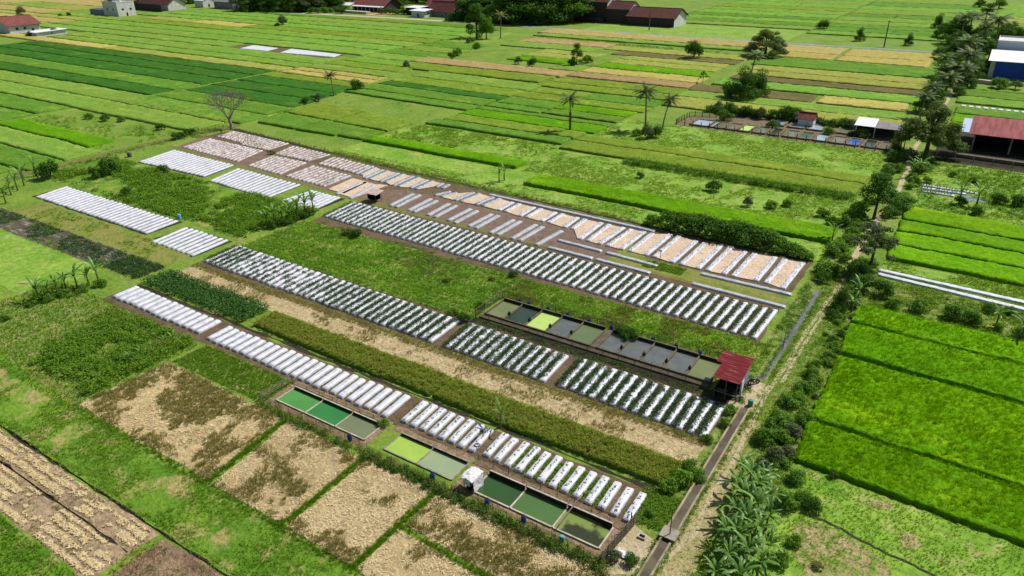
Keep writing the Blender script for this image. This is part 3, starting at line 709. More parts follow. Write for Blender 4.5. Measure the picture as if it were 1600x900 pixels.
# straw strips with a plastic bed along each side of the furrows between them
FUR = [((560.5,273.2),(583,262)),((574,280),(602.5,267.3)),((598,285.3),(627,272.5)),((618.5,291.5),(650,277.3)),((645.5,295.3),(672.5,283.3)),((686,293.8),(696.5,288.5)),
       ((684.5,307.3),(708.5,301.3)),((716,314.8),(745,302.8)),((749,321.5),(776,310.3)),((784.7,330.5),(806.5,318.5)),((817.7,339.5),(840,326)),((851.5,347.7),(874,334.2)),((888,357.5),(908.5,342.5)),
       ((912,376),(946,350.7)),((943,383.7),(980.5,358.2)),((977.5,392),(1013,364.5)),((1015.7,401.2),(1054,368.9)),((1056.9,412.6),(1094.5,379.4)),((1098,422.3),(1134.8,385.5)),((1138,431),(1171.5,396)),((1189,441.5),(1218.8,404.8)),((1231,453.5),(1262,413.5))]
mulch = MB()
prev = None
for i, (a, b) in enumerate(FUR):
    a = at(*a); b = at(*b); last = i == len(FUR)-1
    for s in (-1, 1):
        if last and s == 1: continue
        off = .92*s
        BEDS.append(((a[0]+off, a[1]), (b[0]+off, b[1]), 1.0, .3, PLAS if i > 8 else PLASG,
                     'white plastic bed %s of the %s furrow from the left between tan straw strips' % ('left' if s < 0 else 'right', ordw(i+1))))
    if prev is not None and i != 6:
        q = [(prev[0][0]+1.4, prev[0][1], .16), (a[0]-1.4, a[1], .16), (b[0]-1.4, b[1], .16), (prev[1][0]+1.4, prev[1][1], .16)]
        if q[1][0]-q[0][0] > .8:
            lo = [(x, y, .004) for x, y, z in q]
            mulch.add(lo+q, [(4, 5, 6, 7), (0, 1, 5, 4), (1, 2, 6, 5), (2, 3, 7, 6), (3, 0, 4, 7)])
    prev = (a, b)
for a, b in (((735, 487), None),): pass
for (a, b) in ((at(510, 285.5), at(547, 275.6)), (at(526, 304), at(565, 287)), (at(547, 311), at(587, 289.5))):
    BEDS.append((a, b, .9, .3, PLASG, '%s grey plastic bed between tan strips left of the shelter' % ['first', 'second', 'third'][len([q for q in BEDS if 'left of the shelter' in q[5] and 'grey plastic' in q[5]])]))
LOW = [((513, 296), (538, 303), (575, 285), (551, 279)), ((531, 303.5), (548, 309), (588, 289), (570, 284.5)), ((552, 310), (572, 303), (606, 290), (591, 288.5))]
for q in LOW:
    q = [(*at(*p), .14) for p in q]; lo = [(x, y, .004) for x, y, z in q]
    mulch.add(lo+q, [(4, 5, 6, 7), (0, 1, 5, 4), (1, 2, 6, 5), (2, 3, 7, 6), (3, 0, 4, 7)])
o = mulch.build('straw_mulch', TANMULCH); o['kind'] = 'structure'
PAIRS = [((609.5,322.3),(645.5,304)),((618.5,324.5),(656,305.8)),((638.8,329.8),(673.3,311.8)),((646.3,332),(683,314.8)),((668.8,337.3),(701.8,319.3)),((679.3,340.3),(713,322.3)),((700.3,345.5),(735.5,327.5)),((710.8,349.3),(746,330.5)),
         ((732.5,354.5),(768.5,335.8)),((743,357.5),(779,338)),((766,365),(802.8,344.8)),((777.3,368),(813.3,347)),((799.8,374),(837.3,352.3)),((811.8,377),(848.5,355.3)),((838,383.8),(877.8,362))]
for i, (a, b) in enumerate(PAIRS):
    BEDS.append((at(*a), at(*b), .95, .3, PLASG, 'grey plastic bed, %s from the left among the brown soil strips' % ordw(i+1)))
LONG = [((872.5,376.3),(939.3,393.5),'upper left long grey bed lying along the bund beyond the chilli rows'),((857.5,387.5),(925,404.8),'lower left long grey bed lying along the bund beyond the chilli rows'),
        ((947.5,395.8),(1027,417),'upper middle long grey bed lying along the bund beyond the chilli rows'),((931.8,406.3),(1015,427.5),'lower middle long grey bed lying along the bund beyond the chilli rows'),
        ((1095.4,428.4),(1236,461.6),'upper right long grey bed lying in front of the tan straw strips'),((1081.4,444),(1226.6,481),'lower right long grey bed lying in front of the tan straw strips'),
        ((765,305),(1022,362.5),'very long narrow grey plastic strip along the dark top ditch'),
        ((1373,423),(1610,476),'farther of two long white beds right of the dirt track'),((1372,429.5),(1610,487),'nearer of two long white beds right of the dirt track')]
for a, b, l in LONG:
    BEDS.append((at(*a), at(*b), .9 if a[0] < 1300 else 1.1, .3, PLASG if a[0] < 1300 else PLAS, l))
a0, b0 = at(1440, 290), at(1525, 303); 
for i, (p, q) in enumerate((((1440,290),(1526,303)),((1438,294),(1508,304)),((1437,299),(1490,307)))):
    BEDS.append((at(*p), at(*q), 1.1, .3, PLAS, '%s white bed of leafy seedlings right of the track' % ['farthest', 'middle', 'nearest'][i]))
block((-338.5, 257.4), (-320.5, 258.4), (-342, 268.6), (-323, 268), 13, PLAS, 'in the left far white block amid rice', wd=1.2)
block((-307.8, 258), (-274.6, 261), (-313, 270), (-277.2, 268.5), 23, PLAS, 'in the right far white block amid rice', wd=1.2)
def px_area(q):
    m = ((q[0][0]+q[1][0])/2, (q[0][1]+q[1][1])/2); d = math.sqrt(m[0]**2+m[1]**2+H*H)
    return q[2]*math.hypot(q[1][0]-q[0][0], q[1][1]-q[0][1])/d**3
order_ = sorted(range(len(BEDS)), key=lambda i: -px_area(BEDS[i]))
single = set(order_[:292])
rest = {}
for i, (p0, p1, wd, hh, mat, lab) in enumerate(BEDS):
    V, Q, nq = bed_arrays(p0, p1, wd, hh)
    if i in single:
        me = np_mesh('planting_bed', V, Q, smooth=False)
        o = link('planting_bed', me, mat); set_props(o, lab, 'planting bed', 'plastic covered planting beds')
    else: rest.setdefault(mat.name, (mat, []))[1].append((V, Q))
arr = []; mi = []; mats = []
for k, (mat, L) in rest.items():
    mats.append(mat); V = []; 
    for v, q in L: arr.append((v, q)); mi += [len(mats)-1]*len(q)
V = []; Q = []; off = 0
for v, q in arr: V.append(v); Q.append(q+off); off += len(v)
me = np_mesh('distant_planting_beds', np.concatenate(V), np.concatenate(Q), mi=mi)
o = link('distant_planting_beds', me, mats); set_props(o, 'small distant plastic covered beds in far white and dusty blocks', 'planting beds', None, 'stuff')

# plants growing on the beds
def on_beds(sel, rows_, step, jit=.07, keep=1.0, z=.3):
    P = []
    for (p0, p1, wd, hh, mat, lab) in sel:
        p0 = np.array(p0); p1 = np.array(p1); L = np.linalg.norm(p1-p0); d = (p1-p0)/L; nn = np.array([d[1], -d[0]])
        kp = keep(lab) if callable(keep) else keep
        for r in rows_:
            s = np.arange(.3, L-.2, step); s = s[rng.random(len(s)) < kp]
            P.append(p0+d*s[:, None]+nn*r+rng.normal(size=(len(s), 2))*jit)
    return np.concatenate(P)
def sel(txt): return [b for b in BEDS if txt in b[5]]
def chili(name, beds, label, keep, rad=.46, nl=58, rows_=(-.8, -.26), size=.17, step=.46, mat=LF_CHILI):
    P = on_beds(beds, rows_, step, keep=keep)
    C, d = clump_points(P, rad, .5, nl, .2)
    v, q = leaf_arrays(C, size)
    # bare stems hold the leaves
    t, f = tuft_arrays(P, .45, .05, 1, .04, .2)
    stuff(name, [(v, q)], mat, label, 'chilli plants')
def kp_m1(l):
    for i in range(35, 0, -1):
        if l.split(',')[1].strip().startswith(ordw(i)+' from'): return .95 if i < 5 or i > 20 else (.35 if 5 < i < 17 else .7)
    return .8
chili('chilli_plants', sel('long middle row of chilli'), 'dark green chilli plants standing in rows on the long middle white beds', kp_m1)
chili('chilli_plants', sel('before the grey ponds'), 'dark green chilli plants on the white beds just below the grey fish ponds', .9)
chili('chilli_plants', sel('below the red shed'), 'dense dark chilli plants on the white beds below the red roofed shed', .95, rad=.4)
chili('chilli_plants', sel('longest planted row'), 'dark chilli plants in the longest row of white beds behind the ponds', .93, rad=.34, nl=34)
def dots(name, beds, label, cat, rows_, step, keep, rad, h, nl, size, mat, z=.3):
    P = on_beds(beds, rows_, step, keep=keep); C, d = clump_points(P, rad, h, nl, z)
    stuff(name, [leaf_arrays(C, size)], mat, label, cat)
dots('seedlings', sel('nearest the concrete channel')+sel('behind the lime pond'), 'scattered small seedlings in planting holes of the lowest white beds', 'seedlings', (-.04,), .4, .8, .2, .16, 14, .16, LF_CHILI)
dots('seedlings', sel('bright green ponds'), 'sparse tiny seedlings on the white beds behind the bright green ponds', 'seedlings', (-.1,), .8, .3, .1, .1, 7, .1, LF_DARK)
dots('seedlings', [b for b in BEDS if 'furrow from the left' in b[5]], 'small grey green seedlings dotting the beds beside tan straw strips', 'seedlings', (-.2, .2), .7, .7, .14, .2, 8, .14, LF_GREY)
dots('dead_plants', [b for b in BEDS if 'dusty' in b[5]], 'brown withered plants on the dusty far beds', 'dead plants', (-.2, .2), .8, .5, .22, .3, 8, .2, BL_OLIVE)
dots('seedlings', [b for b in BEDS if 'among the brown soil' in b[5]][1::2], 'small pale plants on the grey beds between brown soil strips', 'seedlings', (.1,), .8, .6, .14, .2, 8, .14, LF_GREY)
dots('seedlings', [b for b in BEDS if 'leafy seedlings' in b[5]], 'dark leafy seedlings on the white beds right of the track', 'seedlings', (-.3, .3), .6, .9, .3, .4, 14, .22, LF_DARK)

# ================================================================== PONDS
INNER = plain_mat('wet_shaded_pond_wall', (44, 46, 38), .9, .1, (66, 64, 50), 1.5)  # dark colour paints in the back wall's shade along with its wetness
def pond(a0, a1, b0, b1, h, wz, wmat, label, wallmat, right_wall=False, group=None, tw=.13, back=.0, liner=False):
    mb = MB()
    bh = h+back
    mb.box(a0-tw, a0+tw, b0, b1, 0, h)
    mb.box(a0+tw+.002, a1-tw-.002, b0-tw, b0+tw, 0, h-.003)
    mb.box(a0+tw+.002, a1-tw-.002, b1-tw, b1+tw, 0, bh-.003)
    if right_wall: mb.box(a1-tw, a1+tw, b0, b1, 0, h)
    root = mb.build('fish_pond', wallmat); set_props(root, label, 'fish pond', group)
    m2 = MB(); m2.poly([(a0+tw-.02, b0+tw-.02, wz), (a1-tw+.02, b0+tw-.02, wz), (a1-tw+.02, b1-tw+.02, wz), (a0+tw-.02, b1-tw+.02, wz)])
    m2.build('pond_water', wmat, root)
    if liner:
        m3 = MB(); m3.box(a0+tw+.004, a1-tw-.004, b1-tw-.03, b1-tw-.003, .01, bh-.07); m3.build('shaded_inner_wall', INNER, root)
    return root
W = {k: water_mat('water_'+k, c, c2, r, .4, lo, hi, sc) for k, c, c2, r, lo, hi, sc in (
    ('bright', (62, 150, 72), (70, 158, 82), .2, .4, .6, .3), ('emerald', (24, 128, 66), (28, 136, 70), .15, .4, .6, .3), ('greygreen', (118, 128, 98), (124, 134, 104), .2, .4, .6, .3),
    ('lime', (160, 200, 84), (150, 190, 78), .8, .4, .6, .5), ('sage', (156, 176, 142), (150, 170, 138), .3, .4, .6, .3), ('forest', (46, 88, 46), (50, 92, 50), .12, .4, .6, .3),
    ('moss', (78, 118, 66), (82, 122, 70), .12, .4, .6, .3), ('murky', (62, 66, 48), (128, 150, 76), .15, .5, .56, .16), ('olive', (118, 128, 84), (128, 136, 92), .2, .4, .6, .3),
    ('deep', (48, 68, 54), (56, 76, 60), .1, .4, .6, .3), ('palelime', (184, 220, 120), (172, 208, 110), .8, .4, .6, .5), ('slate', (112, 115, 114), (100, 104, 104), .2, .4, .6, .6),
    ('slategreen', (104, 122, 84), (110, 126, 90), .2, .4, .6, .3), ('pale', (176, 194, 204), (160, 180, 190), .08, .4, .6, .2), ('brown', (134, 124, 92), (122, 114, 84), .25, .4, .6, .3),
    ('blue', (70, 120, 196), (60, 108, 180), .15, .4, .6, .3), ('teal', (96, 140, 140), (84, 120, 96), .1, .4, .6, .1))}
LP = 'concrete fish ponds in the near row'
P1 = [(-68.9, -63.5, 'bright', 'bright green fish pond beside the bamboo rail, leftmost of the near ponds'), (-63.5, -58.2, 'emerald', 'deep emerald fish pond between the bright green and the grey one'), (-58.2, -53.3, 'greygreen', 'grey green fish pond right of the emerald one')]
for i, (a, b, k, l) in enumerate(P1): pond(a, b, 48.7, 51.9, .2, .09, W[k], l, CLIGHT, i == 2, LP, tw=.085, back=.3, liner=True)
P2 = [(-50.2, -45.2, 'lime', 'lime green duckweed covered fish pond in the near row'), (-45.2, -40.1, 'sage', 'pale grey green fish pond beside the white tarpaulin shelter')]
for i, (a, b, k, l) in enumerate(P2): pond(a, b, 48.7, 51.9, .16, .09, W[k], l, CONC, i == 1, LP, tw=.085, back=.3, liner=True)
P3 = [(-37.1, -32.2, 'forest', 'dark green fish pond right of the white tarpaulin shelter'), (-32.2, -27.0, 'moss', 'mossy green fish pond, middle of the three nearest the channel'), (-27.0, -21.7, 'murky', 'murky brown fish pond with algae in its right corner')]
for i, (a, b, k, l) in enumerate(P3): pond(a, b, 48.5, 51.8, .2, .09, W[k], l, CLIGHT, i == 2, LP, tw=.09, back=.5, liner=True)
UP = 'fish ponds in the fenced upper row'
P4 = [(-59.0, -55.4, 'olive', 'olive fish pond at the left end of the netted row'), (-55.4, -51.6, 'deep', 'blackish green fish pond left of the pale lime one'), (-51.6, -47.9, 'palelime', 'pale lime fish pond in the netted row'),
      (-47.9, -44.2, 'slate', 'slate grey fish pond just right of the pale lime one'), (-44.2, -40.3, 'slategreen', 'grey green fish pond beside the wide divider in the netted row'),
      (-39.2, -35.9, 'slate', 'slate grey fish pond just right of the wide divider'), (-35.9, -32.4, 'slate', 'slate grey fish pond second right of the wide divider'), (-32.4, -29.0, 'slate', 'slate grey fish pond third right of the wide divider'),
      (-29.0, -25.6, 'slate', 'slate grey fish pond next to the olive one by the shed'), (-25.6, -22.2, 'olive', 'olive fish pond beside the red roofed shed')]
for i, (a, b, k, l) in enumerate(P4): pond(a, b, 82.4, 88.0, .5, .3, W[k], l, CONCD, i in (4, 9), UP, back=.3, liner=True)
mb = MB(); mb.box(-40.15, -39.35, 82.2, 88.2, 0, .38); o = mb.build('pond_walkway', CONCD); o['kind'] = 'structure'
mb = MB(); mb.box(-59.4, -22.0, 81.35, 82.2, 0, .25); o = mb.build('pond_bank', CONCD); o['kind'] = 'structure'
# far ponds
FP = [((1073, 198), (1107, 199), 'pale', 'large pale fish pond at the left end of the far row'), ((1107, 199), (1116, 200), 'pale', 'small pale fish pond beside the large pale one'),
      ((1116, 200), (1131, 202), 'brown', 'muddy brown fish pond right of the small pale one'), ((1132, 202), (1151, 205), 'brown', 'muddy brown fish pond left of the lime one'), ((1152, 205), (1172, 207), 'palelime', 'pale lime fish pond in the far row'),
      ((1175, 208), (1196, 210), 'slategreen', 'dull green fish pond right of the far lime pond'), ((1199, 211), (1217, 213), 'deep', 'blackish fish pond in the far row'), ((1221, 214), (1243, 216), 'greygreen', 'grey fish pond left of the teal one'),
      ((1244, 216.5), (1266, 219), 'teal', 'teal fish pond in the far row'), ((1269, 219.5), (1291, 222), 'pale', 'pale grey fish pond right of the teal one'), ((1294, 222.5), (1319, 225), 'brown', 'brown grey fish pond left of the blue one'),
      ((1321, 226), (1342, 228), 'blue', 'bright blue fish pond in the far row'), ((1346, 229), (1368, 231), 'deep', 'dark fish pond right of the blue one'), ((1371, 232), (1396, 234.5), 'brown', 'sandy fish pond at the right end of the far row')]
EARTH = plain_mat('earth_bank', (140, 124, 98), .95, .1, (96, 90, 66), .7, .4)
for p, q, k, l in FP:
    x0, y0 = at(*p); x1, y1 = at(*q); pond(x0+.15, x1-.15, 218.6, 226.6, .5, .3, W[k], l, EARTH, True, 'earth fish ponds in the far row', tw=.3)
for i, (x, k) in enumerate(((-55, 'pale'), (-49, 'pale'), (-43.5, 'pale'), (-35, 'greygreen'), (-30.5, 'pale'))):
    pond(x, x+4.5, 231, 238, .5, .3, W[k], '%s fish pond of the back row half hidden by shrubs' % ordw(i+1), EARTH, True, 'earth fish ponds in the far back row', tw=.3)
sheet('dry_soil', [(-80, 217), (-18, 216.6), (-18, 239.5), (-62, 240), (-80, 232)], L1, EARTH)

# ================================================================== FENCES
def post_mesh(name, h, r=.05):
    mb = MB(); mb.tube([(0, 0, 0), (.01, .01, h*.5), (0, 0, h)], [r*1.1, r, r*.9], 6); return mb
def fence(pts, h, n, label, net=None, rails=(), postmat=WOOD, r=.05, name='net_fence', lean=.03):
    pts = [np.array(p) for p in pts]
    root = empty(name, (pts[0][0], pts[0][1], 0)); set_props(root, label, 'fence')
    o0 = pts[0]; segs = [(pts[i]-o0, pts[i+1]-o0) for i in range(len(pts)-1)]
    Ls = [np.linalg.norm(b-a) for a, b in segs]; tot = sum(Ls)
    loc = []
    for i in range(n):
        s = tot*i/(n-1)
        for (a, b), L in zip(segs, Ls):
            if s <= L+1e-6: loc.append(a+(b-a)*min(1, s/L)); break
            s -= L
    pm = None
    for p in loc:
        if pm is None:
            o = post_mesh('post', h, r).build('post', postmat, root); pm = o.data
        else: o = link('post', pm, None, root)
        o.location = (p[0], p[1], 0); o.rotation_euler = (random.uniform(-lean, lean), random.uniform(-lean, lean), 0); o.scale = (1, 1, random.uniform(.9, 1.12))
    for z in rails:
        mb = MB()
        for a, b in segs: mb.tube([(a[0], a[1], z), ((a[0]+b[0])/2, (a[1]+b[1])/2, z-.03), (b[0], b[1], z)], .035, 5)
        mb.build('rail', postmat, root)
    if net:
        mb = MB()
        for a, b in segs:
            L = np.linalg.norm(b-a); k = max(2, int(L/1.5)); v = []
            dd = (b-a)/L; nn = np.array([-dd[1], dd[0]])
            for i in range(k+1):
                q = a+(b-a)*i/k+nn*random.uniform(-.05, .05); v += [(q[0], q[1], .05), (q[0], q[1], h*.95-random.uniform(0, .12))]
            mb.add(v, [(2*i, 2*i+2, 2*i+3, 2*i+1) for i in range(k)])
        mb.build('net', net, root)
    return root
fence([(-70.6, 47.6), (-70.4, 52.8)], 1.3, 4, 'grey bamboo rail fence left of the bright green pond', None, (.35, .65, .95, 1.2), BAMB, name='bamboo_fence')
fence([(-70, 52.75), (-53, 52.75)], .5, 8, 'low grey bamboo rail behind the bright green pond row', None, (.25, .45), BAMB, name='bamboo_fence')
fence([(-70, 47.5), (-52.8, 47.5)], 1.2, 8, 'thin wire fence in front of the bright green pond row', NETD, (), WOOD, .03)
fence([(-51.5, 47.3), (-39.8, 47.2)], 1.2, 7, 'net fence along the grass bank before the lime pond', NETD, (), WOOD, .03)
fence([(-39, 47.2), (-20.8, 47.0)], 1.25, 11, 'net fence on short posts before the nearest ponds', NETD, (), WOOD, .035)
fence([(-39.5, 53.0), (-20.4, 52.6)], 1.1, 10, 'net fence between the nearest ponds and the white beds', NETD, (.9,), WOOD, .035)
gf = fence([(-20.7, 47.0), (-20.1, 53.2)], 1.7, 6, 'tall grey bamboo screen at the right end of the ponds', None, (.3, .7, 1.1, 1.5), BAMB, .06, name='bamboo_fence')
mb = MB()
for i in range(44):
    t = i/43; mb.tube([(.6*t, 6.2*t, .03), (.6*t+random.uniform(-.04, .04), 6.2*t, 1.55+random.uniform(-.1, .1))], .04, 5)
mb.build('slat_screen', BAMB, gf)
fence([(-59.8, 81.0), (-22.6, 81.0)], 1.5, 16, 'long net fence in front of the upper row of fish ponds', NET, (1.35,), WOOD, .04)
fence([(-59.8, 89.2), (-22.6, 89.0)], 1.5, 16, 'long net fence behind the upper row of fish ponds', NET, (), WOOD, .04)
fence([(-60, 81.2), (-60, 89.0)], 1.5, 4, 'net fence closing the left end of the upper ponds', NET, (1.4,), BAMB, .05)
fence([(-79.5, 217.4), (-19.5, 216.6)], 1.9, 24, 'row of dark posts in front of the far fish ponds', None, (.9,), WOOD, .13, name='post_fence')
fence([(-80, 218), (-79.8, 230), (-72, 233)], 1.8, 10, 'post and net fence round the left end of the far ponds', NETD, (1.4,), BAMB, .12)
fence([(-58, 241.5), (-20, 240.8)], 2.4, 12, 'tall thin posts behind the far fish ponds', None, (), WOOD, .12, name='post_fence')
fence([(-7.5, 218.5), (40, 216.5)], 1.4, 12, 'low rail fence in front of the open red roofed barn', NETD, (1.2,), CONC, .12, name='yard_fence')

# blue drums and feeders
def drum(x, y, h, r, label, mat=BLUEP, z=0, lid=True, group=None):
    root = empty('plastic_drum', (x, y, z)); set_props(root, label, 'drum', group)
    mb = MB(); mb.lathe([(r*.86, 0), (r, h*.08), (r, h*.3), (r*1.05, h*.33), (r, h*.37), (r, h*.63), (r*1.05, h*.66), (r, h*.7), (r, h*.92), (r*.85, h)], n=14)
    mb.build('barrel', mat, root, smooth=False)
    if lid:
        m2 = MB(); m2.lathe([(r*.8, h+.002), (r*.82, h+.05), (r*.3, h+.06)], n=14); m2.build('lid', mat if mat is not BLUEP else BLACKP, root)
    return root
DR = [(-56.4, 'blue drum behind the olive pond at the left end of the netted row'), (-54.6, 'blue drum behind the left part of the blackish green pond'), (-51.0, 'blue drum behind the pale lime pond'), (-47.4, 'blue drum behind the slate pond right of the lime one'), (-43.6, 'blue drum behind the grey green pond'),
      (-39.8, 'blue drum behind the wide pond divider'), (-36.4, 'blue drum in the dark shrub behind the slate ponds'), (-33.0, 'blue drum behind the second slate pond'), (-29.4, 'blue drum behind the third slate pond'), (-25.8, 'dull blue drum behind the olive pond by the shed')]
for a, l in DR: drum(a, 88.65, .85, .3, l, group='blue drums behind the upper ponds')
for (px, py), l in (((547, 688), 'blue drum at the corner below the grey green pond'), ((676, 749), 'blue drum on the grass bank below the sage pond'), ((761, 789), 'blue drum by the net below the dark green pond'), ((818, 816), 'blue drum by the net below the mossy pond')):
    x, y = at(px, py); drum(x, y, .8, .28, l, group='blue drums along the near ponds')
x, y = at(878, 846); drum(x, y, .7, .26, 'pale teal drum by the net below the murky pond', plain_mat('pale_teal_plastic', (90, 170, 180), .4, .4))
x, y = at(281, 342); drum(x, y, 1.0, .36, 'light blue drum at the corner of the large bare block', plain_mat('light_blue_plastic', (120, 190, 236), .4, .4))
x, y = at(203, 245); drum(x, y, 1.2, .6, 'dark grey drum on the grassy ridge left of the far beds', plain_mat('grey_drum', (90, 94, 104), .5, .3))
x, y = at(1172, 634); t_ = drum(x, y, .85, .33, 'teal drum with a dark lid standing on the yard edge', TEALP)
for a, z in ((-55.4, .5), (-51.6, .5), (-47.9, .5), (-44.2, .5), (-35.9, .5), (-32.4, .5), (-29.0, .5), (-25.6, .5)):
    mb = MB(); mb.box(a-.2, a+.2, 83.8, 84.2, z+.002, z+.3); mb.tube([(a, 84, z+.3), (a, 84.0, z+.55)], .1, 8)
    o = mb.build('pond_aerator', BLACKP); set_props(o, 'black box aerator on the divider wall ' + {-55.4: 'left of the blackish green pond', -51.6: 'left of the pale lime pond', -47.9: 'right of the pale lime pond', -44.2: 'left of the grey green pond', -35.9: 'between the first and second slate ponds', -32.4: 'between the second and third slate ponds', -29.0: 'between the third and fourth slate ponds', -25.6: 'left of the olive pond by the shed'}[a], 'aerator', 'aerators on the pond dividers')

# ================================================================== BUILDINGS
def corr_panel(mb, p00, p10, p11, p01, th=.06, mi=0):
    n = (Vector(p10)-Vector(p00)).cross(Vector(p01)-Vector(p00)).normalized()*th
    lo = [Vector(p)-n for p in (p00, p10, p11, p01)]; hi = [Vector(p) for p in (p00, p10, p11, p01)]
    mb.add(lo+hi, [(3, 2, 1, 0), (4, 5, 6, 7), (0, 1, 5, 4), (1, 2, 6, 5), (2, 3, 7, 6), (3, 0, 4, 7)], mi)
def house(label, a0, a1, b0, b1, wh, roof='x', rise=2.5, wmat=WALLW, rmat=TILE, over=.7, wins=(), doors=(), name='house', cat='house', group=None, front=None):
    cx, cy = (a0+a1)/2, (b0+b1)/2; w_, d_ = (a1-a0)/2, (b1-b0)/2
    root = empty(name, (cx, cy, 0)); set_props(root, label, cat, group)
    mb = MB(); mb.box(-w_, w_, -d_, d_, 0, wh)
    if roof == 'x':
        for s in (-1, 1): mb.add([(s*w_, -d_, wh), (s*w_, d_, wh), (s*w_, 0, wh+rise)], [(0, 1, 2)])
    elif roof == 'y':
        for s in (-1, 1): mb.add([(-w_, s*d_, wh), (w_, s*d_, wh), (0, s*d_, wh+rise)], [(0, 1, 2)])
    mb.build('wall', wmat, root)
    rb = MB(); e = over
    if roof == 'x':
        k = rise/d_; z = wh+.06
        corr_panel(rb, (-w_-e, -d_-e, z-k*e), (w_+e, -d_-e, z-k*e), (w_+e, 0, z+rise), (-w_-e, 0, z+rise), .15)
        corr_panel(rb, (w_+e, d_+e, z-k*e), (-w_-e, d_+e, z-k*e), (-w_-e, .002, z+rise), (w_+e, .002, z+rise), .15)
        rb.tube([(-w_-e, 0, z+rise+.05), (w_+e, 0, z+rise+.05)], .22, 6)
    elif roof == 'y':
        k = rise/w_; z = wh+.06
        corr_panel(rb, (w_+e, -d_-e, z-k*e), (w_+e, d_+e, z-k*e), (0, d_+e, z+rise), (0, -d_-e, z+rise), .15)
        corr_panel(rb, (-w_-e, d_+e, z-k*e), (-w_-e, -d_-e, z-k*e), (-.002, -d_-e, z+rise), (-.002, d_+e, z+rise), .15)
        rb.tube([(0, -d_-e, z+rise+.05), (0, d_+e, z+rise+.05)], .22, 6)
    elif roof == 'hip':
        z = wh+.05; r = max(.5, abs(w_-d_)); q = [(-w_-e, -d_-e, z), (w_+e, -d_-e, z), (w_+e, d_+e, z), (-w_-e, d_+e, z)]
        if w_ >= d_: q += [(-r, 0, z+rise), (r, 0, z+rise)]; f = [(0, 1, 5, 4), (2, 3, 4, 5), (1, 2, 5), (3, 0, 4)]
        else: q += [(0, -r, z+rise), (0, r, z+rise)]; f = [(1, 2, 5, 4), (3, 0, 4, 5), (0, 1, 4), (2, 3, 5)]
        rb.add(q, f+[(3, 2, 1, 0)])
    elif roof == 'shed':
        z = wh; corr_panel(rb, (-w_-e, -d_-e, z+.1), (w_+e, -d_-e, z+.1), (w_+e, d_+e, z+rise+.1), (-w_-e, d_+e, z+rise+.1), .12)
        mb2 = MB(); 
        mb2.add([(-w_, d_, wh), (w_, d_, wh), (w_, d_, wh+rise-.15), (-w_, d_, wh+rise-.15), (-w_, -d_, wh), (w_, -d_, wh)], [(1, 0, 3, 2), (0, 4, 3), (5, 1, 2)])
        mb2.build('gable', wmat, root)
    else:
        t = .35; z = wh
        rb.box(-w_-.1, w_+.1, -d_-.1, d_+.1, z+.003, z+.2)
        for (x0, x1, y0, y1) in ((-w_-.1, w_+.1, -d_-.1, -d_+.15), (-w_-.1, w_+.1, d_-.15, d_+.1), (-w_-.1, -w_+.15, -d_+.153, d_-.153), (w_-.15, w_+.1, -d_+.153, d_-.153)):
            rb.box(x0, x1, y0, y1, z+.203, z+.8)
    rb.build('roof', rmat, root)
    def opening(kind, side, u, z, ww, hh):
        # side: f front(-Y) r right(+X); u = position along the wall 0..1
        fm = MB(); gm = MB()
        if side == 'f':
            x = -w_+2*w_*u; fm.box(x-ww/2, x+ww/2, -d_-.06, -d_-.004, z, z+hh); gm.box(x-ww/2+.12, x+ww/2-.12, -d_-.09, -d_-.064, z+.12, z+hh-.12)
        else:
            y = -d_+2*d_*u; fm.box(w_+.004, w_+.06, y-ww/2, y+ww/2, z, z+hh); gm.box(w_+.064, w_+.09, y-ww/2+.12, y+ww/2-.12, z+.12, z+hh-.12)
        f = fm.build(kind, WALLW if kind == 'window' else WOOD, root); gm.build('pane' if kind == 'window' else 'panel', GLASS if kind == 'window' else DARK, f)
    for s, u in wins: opening('window', s, u, wh*.42, min(1.8, wh*.4), min(1.6, wh*.34))
    for s, u in doors: opening('door', s, u, .05, 1.3, min(2.4, wh*.6))
    return root
def wall_run(name, pts, h, th, mat, label):
    mb = MB()
    for (x0, y0), (x1, y1) in zip(pts[:-1], pts[1:]):
        d = np.array([x1-x0, y1-y0], float); L = np.linalg.norm(d); d /= L; n = np.array([-d[1], d[0]])*th/2
        q = [(x0+n[0], y0+n[1]), (x1+n[0], y1+n[1]), (x1-n[0], y1-n[1]), (x0-n[0], y0-n[1])]
        mb.add([(x, y, 0) for x, y in q]+[(x, y, h) for x, y in q], [(4, 7, 6, 5), (0, 4, 5, 1), (1, 5, 6, 2), (2, 6, 7, 3), (3, 7, 4, 0)])
    o = mb.build(name, mat); set_props(o, label, 'wall'); return o

# the red roofed shed at the corner of the fish ponds
sh = empty('pond_shed', (-20.3, 83.6, 0)); set_props(sh, 'open fronted shed with a red sheet roof beside the fish ponds', 'shed')
def shp(px, py, z): x, y = at(px, py, z); return (x+20.3, y-83.6, z)
rb = MB()
zf, zb = 3.15, 3.7
A_ = shp(1133, 548, zb); B_ = shp(1181, 561, zb); C_ = shp(1154, 600, zf); D_ = shp(1114, 589, zf)
def roof_z(p): 
    t = (p[1]-D_[1])/(A_[1]-D_[1]); return zf+(zb-zf)*t
x0 = D_[0]; x1 = (B_[0]+C_[0])/2; yb = (A_[1]+B_[1])/2; yf = (C_[1]+D_[1])/2
nc = 26
v = []
for j in range(9):
    y = yf+(yb-yf)*j/8; z = zf+(zb-zf)*j/8
    for i in range(nc*2+1):
        x = x0+(x1-x0)*i/(nc*2)
        v.append((x, y, z+(.035 if i % 2 else 0)))
n1 = nc*2+1
f = [(j*n1+i, j*n1+i+1, (j+1)*n1+i+1, (j+1)*n1+i) for j in range(8) for i in range(nc*2)]
rb.add(v, f)
